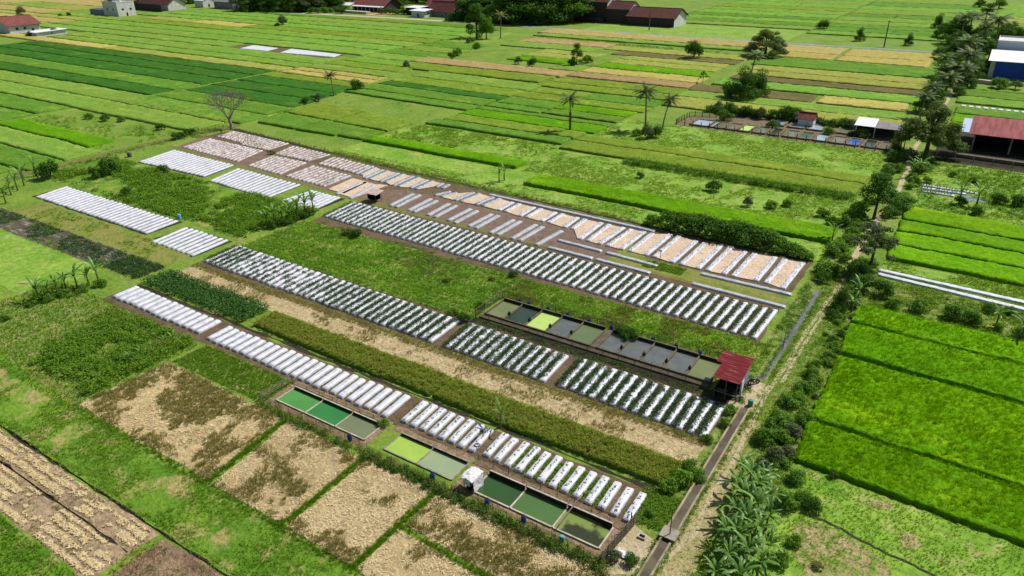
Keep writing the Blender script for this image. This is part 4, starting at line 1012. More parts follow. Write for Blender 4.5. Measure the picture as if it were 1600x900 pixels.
# side extension at the back left
ym = yf+(yb-yf)*.55; xl = x0-.75
v = []
for j in range(4):
    y = ym+(yb-ym)*j/3; z = zf+(zb-zf)*(.55+.45*j/3)
    for i in range(9): v.append((xl+(x0-.005-xl)*i/8, y, z+(.035 if i % 2 else 0)))
rb.add(v, [(j*9+i, j*9+i+1, (j+1)*9+i+1, (j+1)*9+i) for j in range(3) for i in range(8)])
rb.build('roof', REDROOF, sh)
wb = MB()
wb.box(x0+.25, x1-.3, yb-.42, yb-.32, 0, 3.5); wb.box(x1-.4, x1-.3, yf+2.2, yb-.43, 0, 3.3)
wb.build('wall', WALLG, sh)
wb = MB(); wb.box(x1-.29, x1-.24, yf+2.5, yf+3.4, 0, 2.0); wb.build('door', WALLW, sh)
for (x, y, h) in ((x0+.3, yf+.3, 3.1), ((x0+x1)/2, yf+.3, 3.1), (x1-.3, yf+.3, 3.1), (x0+.3, yb-.6, 3.55)):
    m_ = MB(); m_.tube([(x, y, 0), (x, y, h)], .07, 6); m_.build('post', WOOD, sh)
m_ = MB(); m_.box(x0+.3, (x0+x1)/2, yf+.9, yf+1.5, .7, .78); m_.build('work_table', WOOD, sh)
m_ = MB(); m_.box(x0+.2, x0+.3, yf+.4, yb-.5, .1, 1.1); m_.box(x0+.35, x1-.5, yb-1.1, yb-.45, .05, 1.9); m_.build('store_rack', DARK, sh)  # near-black rack colour deepens the painted shade inside the shed
m_ = MB(); m_.tube([(x0+.3, yf+.28, 1.0), (x1-.3, yf+.28, 1.0)], .05, 5); m_.build('front_rail', BAMB, sh)

# motorbikes on the yard
def motorbike(x, y, rz, label, bodymat):
    root = empty('motorbike', (x, y, 0), rz); set_props(root, label, 'motorbike', 'motorbikes parked by the red shed')
    for s in (-.62, .62):
        m = MB(); pts = []
        ring = 16; v = []; f = []
        for i in range(ring):
            t = 2*math.pi*i/ring
            for (dr, dy) in ((-.06, -.05), (.06, -.05), (.06, .05), (-.06, .05)):
                v.append((s+(.24+dr)*math.cos(t), dy, .3+(.24+dr)*math.sin(t)))
        for i in range(ring):
            for k in range(4): f.append((i*4+k, i*4+(k+1) % 4, ((i+1) % ring)*4+(k+1) % 4, ((i+1) % ring)*4+k))
        m.add(v, f); wo = m.build('wheel', RUBBER, root)
        m = MB(); m.tube([(s, -.06, .3), (s, .06, .3)], .06, 8)
        for k in range(6):
            t = k*math.pi/3; m.tube([(s, 0, .3), (s+.19*math.cos(t), 0, .3+.19*math.sin(t))], .012, 4)
        m.build('hub', METAL, wo)
    m = MB(); m.tube([(-.55, 0, .42), (-.3, 0, .5), (.1, 0, .42), (.38, 0, .62), (.5, 0, .86)], [.1, .13, .15, .12, .08], 8); m.tube([(.62, .07, .3), (.5, .07, .9)], .025, 5); m.tube([(.62, -.07, .3), (.5, -.07, .9)], .025, 5)
    m.box(-.15, .2, -.14, .14, .2, .42); m.build('body', bodymat, root)
    m = MB(); m.tube([(-.72, 0, .74), (-.4, 0, .76), (0, 0, .72), (.12, 0, .68)], [.07, .13, .12, .06], 8); m.build('seat', RUBBER, root)
    m = MB(); m.tube([(.42, -.34, .98), (.5, -.12, .96), (.5, .12, .96), (.42, .34, .98)], .022, 5); m.build('handlebar', METAL, root)
    m = MB(); m.lathe([(.05, 0), (.09, .03), (.09, .1)], (.58, 0, .8), 10); m.build('headlight', CLIGHT, root)
    m = MB(); m.tube([(.36, 0, .3), (.55, 0, .62), (.72, 0, .66), (.86, 0, .56)], [.02, .1, .1, .03], 6); m.build('mudguard', bodymat, root)
    return root
for (px, py), rz, l, c in (((1146, 614), .35, 'dark motorbike parked nearest the shed post', BLACKP), ((1163, 607), .5, 'black motorbike parked beside the white door of the shed', plain_mat('black_paint', (34, 34, 38), .25, .5)), ((1177, 600), .8, 'black motorbike with pale panels at the right edge of the yard', plain_mat('grey_paint', (120, 124, 128), .3, .5)), ((1150, 624), .2, 'motorbike with a whitish front at the near end of the row', plain_mat('white_paint', (225, 225, 225), .3, .5))):
    x, y = at(px, py); motorbike(x, y, rz, l, c)
for k, (px, py) in enumerate(((1166, 623), (1172, 625), (1169, 619))):
    pass

# white tarpaulin pump shelter between the ponds
x, y = at(733, 768); tb = empty('pump_shelter', (x, y, 0)); set_props(tb, 'small shelter wrapped in white tarpaulin between two ponds', 'shelter')
for sx in (-.65, .65):
    for sy in (0, 1.5):
        m_ = MB(); m_.tube([(sx, sy, 0), (sx, sy, 1.75)], .05, 6); m_.build('post', WOOD, tb)
def crumple(nx, ny, fn, amp):
    v = []; 
    for j in range(ny+1):
        for i in range(nx+1):
            p = fn(i/nx, j/ny); v.append((p[0]+random.uniform(-amp, amp), p[1]+random.uniform(-amp, amp), p[2]+random.uniform(-amp, amp)))
    return v, [(j*(nx+1)+i, j*(nx+1)+i+1, (j+1)*(nx+1)+i+1, (j+1)*(nx+1)+i) for j in range(ny) for i in range(nx)]
m_ = MB()
m_.add(*crumple(8, 8, lambda u, v: (-.95+1.7*u, -.35+2.1*v, 1.95+.25*math.sin(u*3.1)-.25*abs(v-.5)), .07)); m_.build('roof_sheet', TARP, tb)
m_ = MB(); m_.add(*crumple(6, 8, lambda u, v: (.72, -.1+1.8*u, .1+1.75*v), .05)); m_.build('side_sheet', TARP, tb)
m_ = MB(); m_.add(*crumple(4, 4, lambda u, v: (-.65+.9*u, -.08, .9+.9*v), .06)); m_.build('front_flap', TARP, tb)
m_ = MB(); m_.box(-.45, .35, .2, 1.2, .02, .7); m_.tube([(-.1, .2, .5), (-.3, -.5, .35)], .08, 8); m_.build('pump', BLACKP, tb)

# little shelter at the ditch crossing
x, y = at(586, 314); sh2 = empty('field_hut', (x, y, 0)); set_props(sh2, 'small dark field hut with a pale crumpled roof at the ditch crossing', 'hut')
m_ = MB(); m_.box(-1.3, 1.0, -.8, .8, .5, .62); m_.box(-1.3, -1.22, -.8, .8, .65, 2.0); m_.box(-1.2, 1.0, .74, .8, .65, 1.9); m_.build('platform', DARK, sh2)
m_ = MB(); m_.add(*crumple(7, 6, lambda u, v: (-1.7+3.5*u, -1.3+2.7*v, 2.0+.45*v), .06)); m_.build('roof', plain_mat('pale_dusty_sheet', (214, 196, 186), .7, .2, (180, 160, 150), 2), sh2)
for sx in (-1.3, 1.1):
    for sy in (-.9, .9):
        p_ = MB(); p_.tube([(sx, sy, 0), (sx, sy, 2.0+.2*(sy > 0))], .06, 6); p_.build('post', WOOD, sh2)

# left edge houses
house('red roofed white house at the left edge of the rice fields', -540, -518, 226.5, 245, 5.2, 'y', 4.2, WALLW, TILEL, 1.2, [('r', .25), ('r', .5)], [('r', .75)])
house('red roofed wing with dark gable at the far left edge', -556, -540.5, 222, 240, 4.6, 'y', 3.6, WALLG, TILE, 1.0, [('f', .5)])
cs = house('low shed with a bright white roof beside the left red roofed house', -499.5, -489, 228, 246, 2.6, 'shed', .4, WALLW, WHITER, .8, [('r', .5)], name='roadside_shed', cat='shed')
m_ = MB(); m_.box(-5.0, -1.0, -9.2, -9.03, .1, 2.5); m_.build('blue_curtain', BLUEC, cs)
# white two-storey house, its red roofed neighbour
hw = house('white two storey building with a slanted lit end wall amid rice', -578, -559, 322, 336, 9.5, 'flat', 0, WALLW, WALLW, .3, [('r', .3), ('r', .75), ('f', .3), ('f', .7)], [('r', .5)])
m_ = MB(); m_.box(-9.5, -3.5, -2, 6, 9.72, 14.5); m_.build('stair_tower', WALLG, hw)
m_ = MB(); m_.lathe([(.2, 0), (1.2, .1), (1.3, 2.2), (.4, 2.7)], (2, 0, 9.75), 12); m_.build('water_tank', WALLW, hw)
wall_run('garden_wall', [(-598, 336), (-598, 322.6), (-578.5, 322)], 4.0, .4, WALLG, 'grey yard wall left of the white two storey building')
house('red tiled long house behind the black wall', -606, -566, 368, 384, 5, 'x', 5, WALLW, TILE, 1)
wall_run('garden_wall', [(-608, 362), (-562, 359.6)], 5.2, .5, WALLD, 'long blackish wall in front of the red tiled house')
house('small white cube house by the road in the village row', -575, -564, 399, 410, 5.5, 'x', 1.6, WALLW, WHITER, .4, [], [('r', .5)])
house('long low house with a grey roof and white end wall', -551, -527.5, 400, 412, 5.6, 'x', 2.4, WALLG, GREYROOF, .8, [('f', .3), ('f', .6)], [('r', .3)])
# veranda house
vh = house('dark house with a white posted veranda facing the rice', -436, -402, 442, 460, 5, 'x', 5, WALLD, TILEL, 1.5)
m_ = MB()
for i in range(9): m_.tube([(-17+4.2*i, -12, 0), (-17+4.2*i, -12, 3.6)], .25, 6)
m_.build('veranda_posts', WALLW, vh)
m_ = MB(); corr_panel(m_, (-18, -13, 3.6), (18, -13, 3.6), (18, -9.3, 4.4), (-18, -9.3, 4.4), .15); m_.build('veranda_roof', WHITER, vh)
m_ = MB(); corr_panel(m_, (-24, -15, 4.0), (-14, -15, 4.0), (-14, -9.5, 5.6), (-24, -9.5, 5.6), .15); m_.build('canopy', WHITER, vh)
mb = MB(); mb.box(-436, -404, 423, 428, 0, 1.6); o = mb.build('terrace', CLIGHT); o['kind'] = 'structure'
sheet('orange_yard', [(-403, 421), (-385, 420), (-385, 440), (-403, 440)], L1, ground_mat('orange_yard', (220, 170, 120), (205, 160, 112), None, 8))
# red roofed cluster
house('red tiled house with the broadest roof of the village cluster', -366, -340, 448, 468, 6, 'x', 7, WALLG, TILEL, 1.5, [('f', .3), ('f', .7)])
house('red tiled house in front of the broad roofed one', -352, -332, 434, 445, 4.6, 'x', 5.5, WALLG, TILEL, 1.2, [('f', .5)], [('f', .75)])
house('brown tiled tall house with a white end wall', -340, -317, 452, 466, 12, 'x', 5, WALLW, TILE, 1, [('f', .4)])
house('small red roofed house at the right of the village cluster', -330.5, -320, 436, 447, 4.4, 'y', 3.5, WALLG, TILEL, .9, [('f', .5)])
house('white canopied kiosk by the pale road', -362, -350, 425.5, 434, 4.2, 'shed', .8, WALLW, WHITER, 1.2, [('r', .5)], [('f', .5)], name='kiosk', cat='kiosk')
house('carport with a flat white roof behind the kiosk', -376, -364, 436, 446, 5, 'shed', .4, WALLD, WHITER, 1, name='carport', cat='carport')
house('pinkish roofed house half hidden by dark trees', -318, -304, 474, 486, 8, 'x', 5, WALLW, TILEL, 1)
# big brown barns by the road
bb = house('long barn with brown tiled roof and shaded front wall', -205, -173.4, 453, 474, 5.8, 'x', 4.4, WALLW, TILE, 1.2, name='barn', cat='barn')
m_ = MB(); m_.box(-15.9, 15.7, -10.75, -10.52, 0, 5.7); m_.build('shaded_front', WALLD, bb)  # dark slab on each barn front paints in its shaded side
b2 = house('middle barn with brown tiled roof and white gable edge', -222, -206, 457.5, 474, 9, 'x', 4, WALLW, TILE, .6, name='barn', cat='barn')
m_ = MB(); m_.box(-8, 8, -8.5, -8.27, 0, 8.8); m_.build('shaded_front', WALLD, b2)
b3 = house('tall brown roofed barn at the left end of the barn row', -240, -222.6, 459, 478, 13, 'x', 5, WALLW, TILE, 1, name='barn', cat='barn')
m_ = MB(); m_.box(-8.7, 8.7, -9.75, -9.52, 0, 12.6); m_.build('shaded_front', WALLD, b3)
wall_run('garden_wall', [(-248, 458.5), (-223, 453.5)], 3.4, .4, WALLD, 'low dark yard wall at the left of the barns')
# right edge buildings
rw = house('long white roofed hall with blue tarpaulin front at the right edge', -1.5, 40, 357, 380, 6.5, 'shed', 1.2, WALLW, WHITER, 1.0, name='hall', cat='hall')
m_ = MB(); m_.box(-19, 20.7, -11.8, -11.53, .2, 6.2); m_.build('blue_tarpaulin', BLUEC, rw)
house('pale blue grey block rising behind the white roofed hall', -1, 14, 384, 402, 10.5, 'flat', 0, plain_mat('blue_grey_wall', (196, 208, 226), .9, .2), WALLW, .3)
wall_run('garden_wall', [(-10.5, 338), (-2.2, 337), (2, 335)], 2.0, 1.2, plain_mat('pink_coping', (226, 196, 186), .9, .2), 'low wall with a pinkish top in front of the hall')
br = empty('open_barn', (15, 236, 0)); set_props(br, 'open sided dark barn with a faded red sheet roof at the right edge', 'barn')
rb = MB(); corr_panel(rb, (-16.5, -6, 4.6), (30, -6, 4.6), (30, 6, 7.2), (-16.5, 6, 7.2), .12); corr_panel(rb, (30, 14, 4.6), (-16.5, 14, 4.6), (-16.5, 6.01, 7.2), (30, 6.01, 7.2), .12); rb.build('roof', RUSTROOF, br)
rb = MB(); corr_panel(rb, (-18.6, -5, 4.7), (-16.52, -5, 4.7), (-16.52, 4, 6.6), (-18.6, 4, 6.6), .1); rb.build('pale_roof_piece', plain_mat('pale_blue_sheet', (190, 206, 236), .5, .3), br)
rb = MB(); rb.box(-15, 29, 10, 10.3, 0, 4.4); rb.box(-15.2, -14.9, -4, 9.9, 0, 3.6); rb.build('wall', DARK, br)
for i in range(6):
    m_ = MB(); m_.box(-15.2+8.6*i, -14.8+8.6*i, -5.4, -5.0, 0, 4.6); m_.build('post', CONC, br)
wall_run('trough', [(-7, 222), (40, 220)], .9, 1.4, CONCD, 'long dark concrete trough in front of the open barn')
sheet('dry_soil', [(-8, 215), (60, 212), (60, 250), (-8, 251)], L1, DSOIL)
fh = empty('pond_hut', (-25.3, 232.5, 0)); set_props(fh, 'open hut with half white and half grey roof beside the far ponds', 'hut')
rb = MB(); corr_panel(rb, (-5, -2.5, 3.4), (.6, -2.5, 3.4), (.6, 3.5, 4.6), (-5, 3.5, 4.6), .12); rb.build('white_roof', WHITER, fh)
rb = MB(); corr_panel(rb, (.62, -2.2, 3.2), (8, -2.2, 3.2), (8, 3.5, 3.9), (.62, 3.5, 3.9), .12); rb.build('grey_roof', GREYROOF, fh)
rb = MB(); rb.box(-4.6, 7.6, 3.0, 3.2, 0, 3.2); rb.box(-4.7, -4.5, -2, 2.9, 0, 3.0); rb.build('wall', WALLD, fh)
for x in (-4.4, .6, 7.6):
    m_ = MB(); m_.tube([(x, -2, 0), (x, -2, 3.2)], .15, 6); m_.build('post', WALLW, fh)
house('tiny red roofed shack among the far pond shrubs', -47, -42.5, 234.5, 238.5, 2.6, 'x', 1.4, WALLW, TILEL, .4, name='shack', cat='shack')

# poles
def pole(px, py, h, label, r=.05, cross=False, mat=WOOD, name='bamboo_pole', cat='pole', lean=0):
    x, y = at(px, py); root = empty(name, (x, y, 0)); set_props(root, label, cat)
    m = MB(); m.tube([(0, 0, 0), (lean*.5, 0, h*.5), (lean, 0, h)], [r*1.2, r, r*.7], 6); m.build('shaft', mat, root)
    if cross:
        m = MB(); m.tube([(-.9, 0, h-.5), (.9, 0, h-.5)], .07, 5); m.build('crossarm', mat, root)
    return root
pole(1046, 840, 3.8, 'thin bamboo pole standing beside the concrete channel')
pole(940, 800, .9, 'short stake at the end of the weedy white beds'); 
pole(985, 826, 2.2, 'dark gate post at the far end of the bamboo screen', .09)
pole(1223, 545, 2.4, 'dark stake beside the grey channel behind the planted row')
pole(1014, 47.5, 11, 'utility pole in front of the long barn', .3, True, WOOD, 'utility_pole')
pole(1381, 74, 13, 'utility pole beside the far straight road', .3, True, WOOD, 'utility_pole')
x, y = at(1031, 408); root = empty('scarecrow_lamp', (x, y, 0)); set_props(root, 'white ball on a dark stake between tan straw strips', 'stake')
m = MB(); m.tube([(0, 0, 0), (0, 0, 1.9)], .05, 6); m.build('stake', WOOD, root)
m = MB(); m.lathe([(.05, 1.9), (.28, 2.0), (.34, 2.2), (.24, 2.42), (.05, 2.5)], n=12); m.build('ball', TARP, root)
x, y = at(637, 303); root = empty('water_pipe', (x, y, 0)); set_props(root, 'white standpipe at the ditch crossing', 'pipe'); m = MB(); m.tube([(0, 0, 0), (0, 0, 1.2), (.3, 0, 1.3)], .08, 6); m.build('riser', TARP, root)
for q, l in ((((812, 812), (888, 786)), 'pale bamboo pole lying slanted across the murky pond'), ):
    pass
a = at(873, 828); b = at(912, 778)
mb = MB(); mb.tube([(a[0], a[1], .75), ((a[0]+b[0])/2, (a[1]+b[1])/2, .78), (b[0], b[1], 1.0)], .06, 6); o = mb.build('bamboo_pole', BAMB); set_props(o, 'long bamboo pole laid across the murky pond wall', 'pole')
x, y = at(1003, 840); root = empty('manhole', (x, y, 0)); set_props(root, 'square concrete inspection box by the bamboo screen', 'inspection box')
m = MB(); m.box(-.4, .4, -.3, -.2, 0, .25); m.box(-.4, .4, .2, .3, 0, .25); m.box(-.4, -.3, -.197, .197, 0, .25); m.box(.3, .4, -.197, .197, 0, .25); m.build('rim', CLIGHT, root)
m = MB(); m.poly([(-.3, -.2, .06), (.3, -.2, .06), (.3, .2, .06), (-.3, .2, .06)]); m.build('opening', DARK, root)
x, y = at(974, 868); o = MB(); o.add(*crumple(7, 5, lambda u, v: (x-.7+1.4*u, y-.4+.9*v, .25+.15*math.sin(u*5)*math.sin(v*4)), .07)); o = o.build('plastic_sheet', TARP); set_props(o, 'crumpled white plastic sheet dropped beside the shrub at the ponds', 'plastic sheet')
for i, (px, py, l) in enumerate(((746, 700, 'torn black mulch roll at the end of the lime pond row'), (561, 342, 'tangled dark hose lying on the longest planted row'))):
    x, y = at(px, py); m = MB(); m.tube([(x+.35*math.cos(t*.7), y+.3*math.sin(t*.7), .42+.03*(t % 3)) for t in range(16)], .06, 5); o = m.build('hose_coil', BLACKP); set_props(o, l, 'hose')

# ================================================================== TREES AND SHRUBS
def lobe_crown(name, lobes, nl, size, mat, seed=0, shell=.55):
    """crown from leaf-sized faces spread through uneven lobes (x,y,z,r)"""
    global rng
    keep = rng; rng = np.random.default_rng(100+seed)
    Cs = []; Ns = []
    tot = sum(l[3]**2 for l in lobes)
    for (x, y, z, r) in lobes:
        n = int(nl*r*r/tot)
        d = rng.normal(size=(n, 3)); d /= np.linalg.norm(d, axis=1)[:, None]
        rr = r*(shell+(1-shell)*rng.random(n)**.6)*(.85+.3*vnoise(d[:, 0]*3+x, d[:, 1]*3+d[:, 2]*3+y, .8))
        p = d*rr[:, None]; p[:, 2] *= .82
        Cs.append(p+np.array([x, y, z])); Ns.append(d+np.array([0, 0, .35]))
    V, Q = leaf_arrays(np.concatenate(Cs), size, nrm=np.concatenate(Ns), asp=.6)
    rng = keep
    return np_mesh(name, V, Q)
def rand_lobes(n, rx, rz, zc, rl, seed, flat=0):
    r_ = random.Random(seed); L = []
    for i in range(n):
        t = i*2.4+r_.uniform(-.5, .5); q = math.sqrt((i+.5)/n)*r_.uniform(.75, 1.1)
        x, y = rx*q*math.cos(t), rx*q*math.sin(t)
        z = zc+rz*(1-q*q)*r_.uniform(.3, 1.0)-rz*.35*q+r_.uniform(-.15, .15)*rz
        L.append((x, y, z, rl*r_.uniform(.7, 1.25)))
    return L
def trunk_mesh(name, h, r, limbs, seed, mat_unused=None, tips=None):
    r_ = random.Random(seed); mb = MB(); c = (r_.uniform(-.15, .15), r_.uniform(-.15, .15))
    mb.tube([(0, 0, -.1), (c[0]*.3, c[1]*.3, h*.4), (c[0], c[1], h)], [r*1.25, r*.9, r*.55], 8)
    for (x, y, z, rr) in limbs:
        mb.tube([(c[0]*.6, c[1]*.6, h*.75), (x*.4, y*.4, h*.75+(z-h*.75)*.5), (x*.9, y*.9, z)], [r*.42, r*.28, r*.1], 5)
    me = bpy.data.meshes.new(name); me.from_pydata(mb.v, [], mb.f); me.update(); return me
# prototypes are unit height 10 m; each prototype = (trunk mesh, crown mesh, trunk mat, crown mat)
PROTO = {}
def proto_tree(key, lobes, nl, size, lm, th, tr, seed, bark=BARK, shell=.55):
    cm = lobe_crown('crown', lobes, nl, size, lm, seed, shell); cm.materials.append(lm)
    tm = trunk_mesh('trunk', th, tr, lobes[:10], seed); tm.materials.append(bark)
    PROTO[key] = [('trunk', tm), ('crown', cm)]
proto_tree('broad', rand_lobes(22, 3.4, 5.4, 3.6, 1.45, 1), 5600, .38, LF_DARK, 4, .3, 1)
proto_tree('broad_mid', rand_lobes(22, 3.2, 5.4, 3.6, 1.4, 2), 5200, .38, LF_MID, 4, .28, 2)
proto_tree('tall', rand_lobes(18, 2.5, 6.4, 4.2, 1.2, 3), 4000, .34, LF_DARK, 4.5, .26, 3)
proto_tree('tall_mid', rand_lobes(16, 2.4, 6.2, 4.2, 1.15, 4), 3800, .34, LF_MID, 4.5, .24, 4)
proto_tree('round', rand_lobes(20, 3.2, 6.0, 2.9, 1.7, 5), 6400, .36, LF_DARK, 3, .3, 5)
proto_tree('feather', rand_lobes(46, 4.6, 5.6, 3.6, 1.15, 6), 15000, .32, leaf_mat('feathery_leaves', (66, 96, 44), (140, 160, 92)), 5, .3, 6, shell=.3)
proto_tree('open', rand_lobes(20, 3.4, 5.2, 4.6, .72, 7), 2600, .30, LF_GREY, 7.5, .2, 7, shell=.2)
proto_tree('greyish', rand_lobes(17, 3.1, 4.6, 4.8, 1.3, 8), 3800, .36, LF_GREY, 4, .28, 8)
def bush_mesh(key, n, rx, rz, zc, rl, nl, size, lm, seed):
    me = lobe_crown('foliage', rand_lobes(n, rx, rz, zc, rl, seed), nl, size, lm, seed, .4); me.materials.append(lm)
    mb = MB()
    r_ = random.Random(seed)
    for i in range(5):
        t = r_.uniform(0, 6.28); mb.tube([(0, 0, 0), (rx*.3*math.cos(t), rx*.3*math.sin(t), zc*.7), (rx*.6*math.cos(t), rx*.6*math.sin(t), zc*1.1)], [.05, .04, .02], 5)
    st = bpy.data.meshes.new('stems'); st.from_pydata(mb.v, [], mb.f); st.update(); st.materials.append(BARK)
    PROTO[key] = [('stems', st), ('foliage', me)]
# shrubs: about 2 m tall, 2.4 m wide
bush_mesh('bush', 10, 1.0, .8, .75, .55, 1500, .2, LF_MID, 21)
bush_mesh('bush_dark', 10, 1.0, .9, .8, .6, 1500, .2, LF_DARK, 22)
bush_mesh('bush_light', 9, .95, .7, .7, .5, 1200, .2, LF_LIGHT, 23)
bush_mesh('bush_olive', 9, 1.0, .6, .6, .45, 1000, .18, LF_OLIVE, 24)
bush_mesh('bush_grey', 10, .95, .9, .8, .55, 1200, .2, LF_GREY, 25)
# coconut palms
def frond(V, Q, base, az, elev, L, droop, wd, nl, rr):
    pts = []
    for i in range(9):
        t = i/8; r = L*t; a = elev-droop*t*t
        pts.append(None if i else np.array(base))
    p = np.array(base, float); P = [p.copy()]; D = []
    for i in range(8):
        a = elev-droop*((i+.5)/8)**1.3
        d = np.array([math.cos(az)*math.cos(a), math.sin(az)*math.cos(a), math.sin(a)]); p = p+d*L/8; P.append(p.copy()); D.append(d)
    D.append(D[-1]); side = np.array([-math.sin(az), math.cos(az), 0])
    for k in range(nl):
        t = (k+.6)/nl; i = min(7, int(t*8)); u = t*8-i; q = P[i]*(1-u)+P[i+1]*u; d = D[i]
        ll = wd*(math.sin(math.pi*min(1, t*.92+.1))**.6)*rr.uniform(.85, 1.1)
        for s in (-1, 1):
            dn = np.array([0, 0, -1]); dirv = side*s*.8+d*.45+dn*rr.uniform(.25, .6); dirv /= np.linalg.norm(dirv)
            w2 = d*(L/nl*.55); b = len(V)
            V += [q-w2, q+w2, q+dirv*ll]; Q.append((b, b+1, b+2))
    for i in range(8):
        b = len(V); w2 = side*.05; V += [P[i]-w2, P[i]+w2, (P[i+1])]; Q.append((b, b+1, b+2))
def palm_proto(key, seed, lm, nf=22, lean=.6, skirt=False, th=8.2):
    r_ = random.Random(seed); mb = MB(); az0 = r_.uniform(0, 6.28)
    pts = [(lean*math.cos(az0)*(t**1.7), lean*math.sin(az0)*(t**1.7), th*t-.05) for t in (0, .08, .3, .55, .8, 1)]
    mb.tube(pts, [.3, .2, .16, .14, .13, .14], 8)
    tm = bpy.data.meshes.new('trunk'); tm.from_pydata(mb.v, [], mb.f); tm.update(); tm.materials.append(PBARK)
    V = []; Q = []; top = pts[-1]
    for i in range(nf):
        az = i*2.39996+r_.uniform(-.2, .2); k = i/nf
        frond(V, Q, top, az, 1.2-1.5*k+r_.uniform(-.1, .1), r_.uniform(2.5, 3.2), .9+.7*k, .8, 16, r_)
    cm = np_mesh('crown', np.array(V), np.array(Q)); cm.materials.append(lm)
    PROTO[key] = [('trunk', tm), ('crown', cm)]
    if skirt:
        vb = lobe_crown('vine', [(top[0]*.2, top[1]*.2, z, .34) for z in np.arange(.6, th*.62, .42)], 900, .22, LF_MID, seed, .3); vb.materials.append(leaf_mat('dry_vine', (120, 110, 50), (160, 140, 70)))
        PROTO[key].append(('climbing_vine', vb))
palm_proto('palm', 31, LF_PALM); palm_proto('palm_b', 32, LF_PALM, 24, 1.2); palm_proto('palm_c', 33, LF_PALM, 20, 2.6)
palm_proto('palm_vine', 34, LF_PALM, 18, .3, True); palm_proto('palm_yellow', 35, LF_PALMY, 12, .3)
# dead bare tree
def bare_tree():
    mb = MB(); r_ = random.Random(5)
    def br(p, d, L, r, depth):
        d = d.normalized(); q = p+d*L
        m = p+d*L*.5+Vector((r_.uniform(-1, 1), r_.uniform(-1, 1), r_.uniform(-.5, .5)))*L*.07
        mb.tube([p, m, q], [r, r*.85, r*.72], 8 if depth < 2 else 4, cap=False)
        if depth >= 7: return
        n = 4 if depth == 0 else 2 if r_.random() < .6 else 3
        a0 = r_.uniform(0, 6.28)
        for k in range(n):
            a = a0+6.28*k/n+r_.uniform(-.4, .4); s_ = .75 if depth == 0 else r_.uniform(.35, .6)
            u = d.cross(Vector((.3, .2, 1))).normalized(); v = d.cross(u)
            nd = d+(u*math.cos(a)+v*math.sin(a))*s_+Vector((0, 0, .12))
            br(q, nd, L*r_.uniform(.68, .88) if depth else 1.5, max(.028, r*(.6 if depth else .55)), depth+1)
    br(Vector((0, 0, -.1)), Vector((-.08, 0, 1)), 1.9, .3, 0)
    me = bpy.data.meshes.new('branches'); me.from_pydata(mb.v, [], mb.f); me.update(); me.materials.append(DBARK); return me
# bananas
def banana_leaf(name, L, wd, droop, seed, mat):
    r_ = random.Random(seed); V = []; Q = []; n = 12
    p = Vector((0, 0, 0)); a = 1.15; C = []; D = []
    for i in range(n+1):
        C.append(p.copy()); a2 = a-droop*(i/n)**1.2; d = Vector((math.cos(a2), 0, math.sin(a2))); D.append(d); p = p+d*(L/n)
    for i in range(n+1):
        t = i/n; ww = wd*(.12 if t < .12 else math.sin(math.pi*min(1, (t-.08)/.96))**.55)*.5+.02
        nrm = Vector((-D[i].z, 0, D[i].x))
        for s in (-1, -.5, 0, .5, 1):
            V.append(C[i]+Vector((0, 1, 0))*ww*s+nrm*(-.22*abs(s)**1.5*ww*1.2+.05)+Vector((r_.uniform(-.03, .03), 0, r_.uniform(-.03, .03))))
    for i in range(n):
        for j in range(4):
            if i > 2 and j in (0, 3) and r_.random() < .12: continue
            Q.append((i*5+j, i*5+j+1, (i+1)*5+j+1, (i+1)*5+j))
    me = bpy.data.meshes.new(name); me.from_pydata([tuple(v) for v in V], [], Q); me.polygons.foreach_set('use_smooth', [True]*len(Q)); me.update(); me.materials.append(mat); return me
BLV = [banana_leaf('leaf', 2.6, .36, d, 50+i, m) for i, (d, m) in enumerate(((1.2, LF_BAN), (1.8, LF_BAN), (2.3, LF_BAND), (1.5, LF_BAND), (.7, LF_BANY)))]
STEM = MB(); STEM.tube([(0, 0, -.05), (.02, .02, .9), (0, 0, 1.9)], [.16, .13, .08], 8)
_stem = bpy.data.meshes.new('stem'); _stem.from_pydata(STEM.v, [], STEM.f); _stem.update(); _stem.materials.append(plain_mat('banana_stem', (120, 132, 66), .7, .2, (96, 92, 52), 2))
def banana(x, y, s, label, group, nl=9, name='banana_plant', full=True):
    root = empty(name, (x, y, 0), random.uniform(0, 6.28)); set_props(root, label, 'banana plant', group); root.scale = (s, s, s)
    st = link('stem', _stem, None, root)
    for i in range(nl):
        k = i/nl
        me = BLV[4] if i == 0 else BLV[random.choice((0, 0, 1, 3) if k < .55 else (1, 2, 2))]
        o = link('leaf', me, None, root); o.location = (0, 0, 1.85-.25*k); o.rotation_euler = (random.uniform(-.1, .1), .25*k-.25+random.uniform(-.12, .12), i*2.4+random.uniform(-.3, .3))
        sc = random.uniform(.75, 1.12)*(1-.25*(i == 0)); o.scale = (sc, sc*random.uniform(.75, 1.1), sc)
    return root
def plant(key, x, y, hgt, label, cat='tree', name='tree', group=None, base=10., wide=1., rz=None, lean=0):
    root = empty(name, (x, y, 0), random.uniform(0, 6.28) if rz is None else rz); set_props(root, label, cat, group)
    s = hgt/base; root.scale = (s*wide, s*wide, s)
    if lean: root.rotation_euler = (lean, 0, root.rotation_euler[2])
    for nm, me in PROTO[key]: link(nm, me, None, root)
    return root
def ptree(key, px, py, ptop, label, wide=1., base=9.6, **k):
    x, y = at(px, py); return plant(key, x, y, height_to(px, py, ptop), label, base=base, wide=wide, **k)
def shrub(key, px, py, h, label, wide=1., group=None):
    x, y = at(px, py); return plant(key, x, y, h, label, 'shrub', 'shrub', group, base=1.9, wide=wide)
def ppalm(key, px, py, ptop, label, **k):
    return ptree(key, px, py, ptop, label, base=9.6, cat='palm', name='palm_tree', **k)

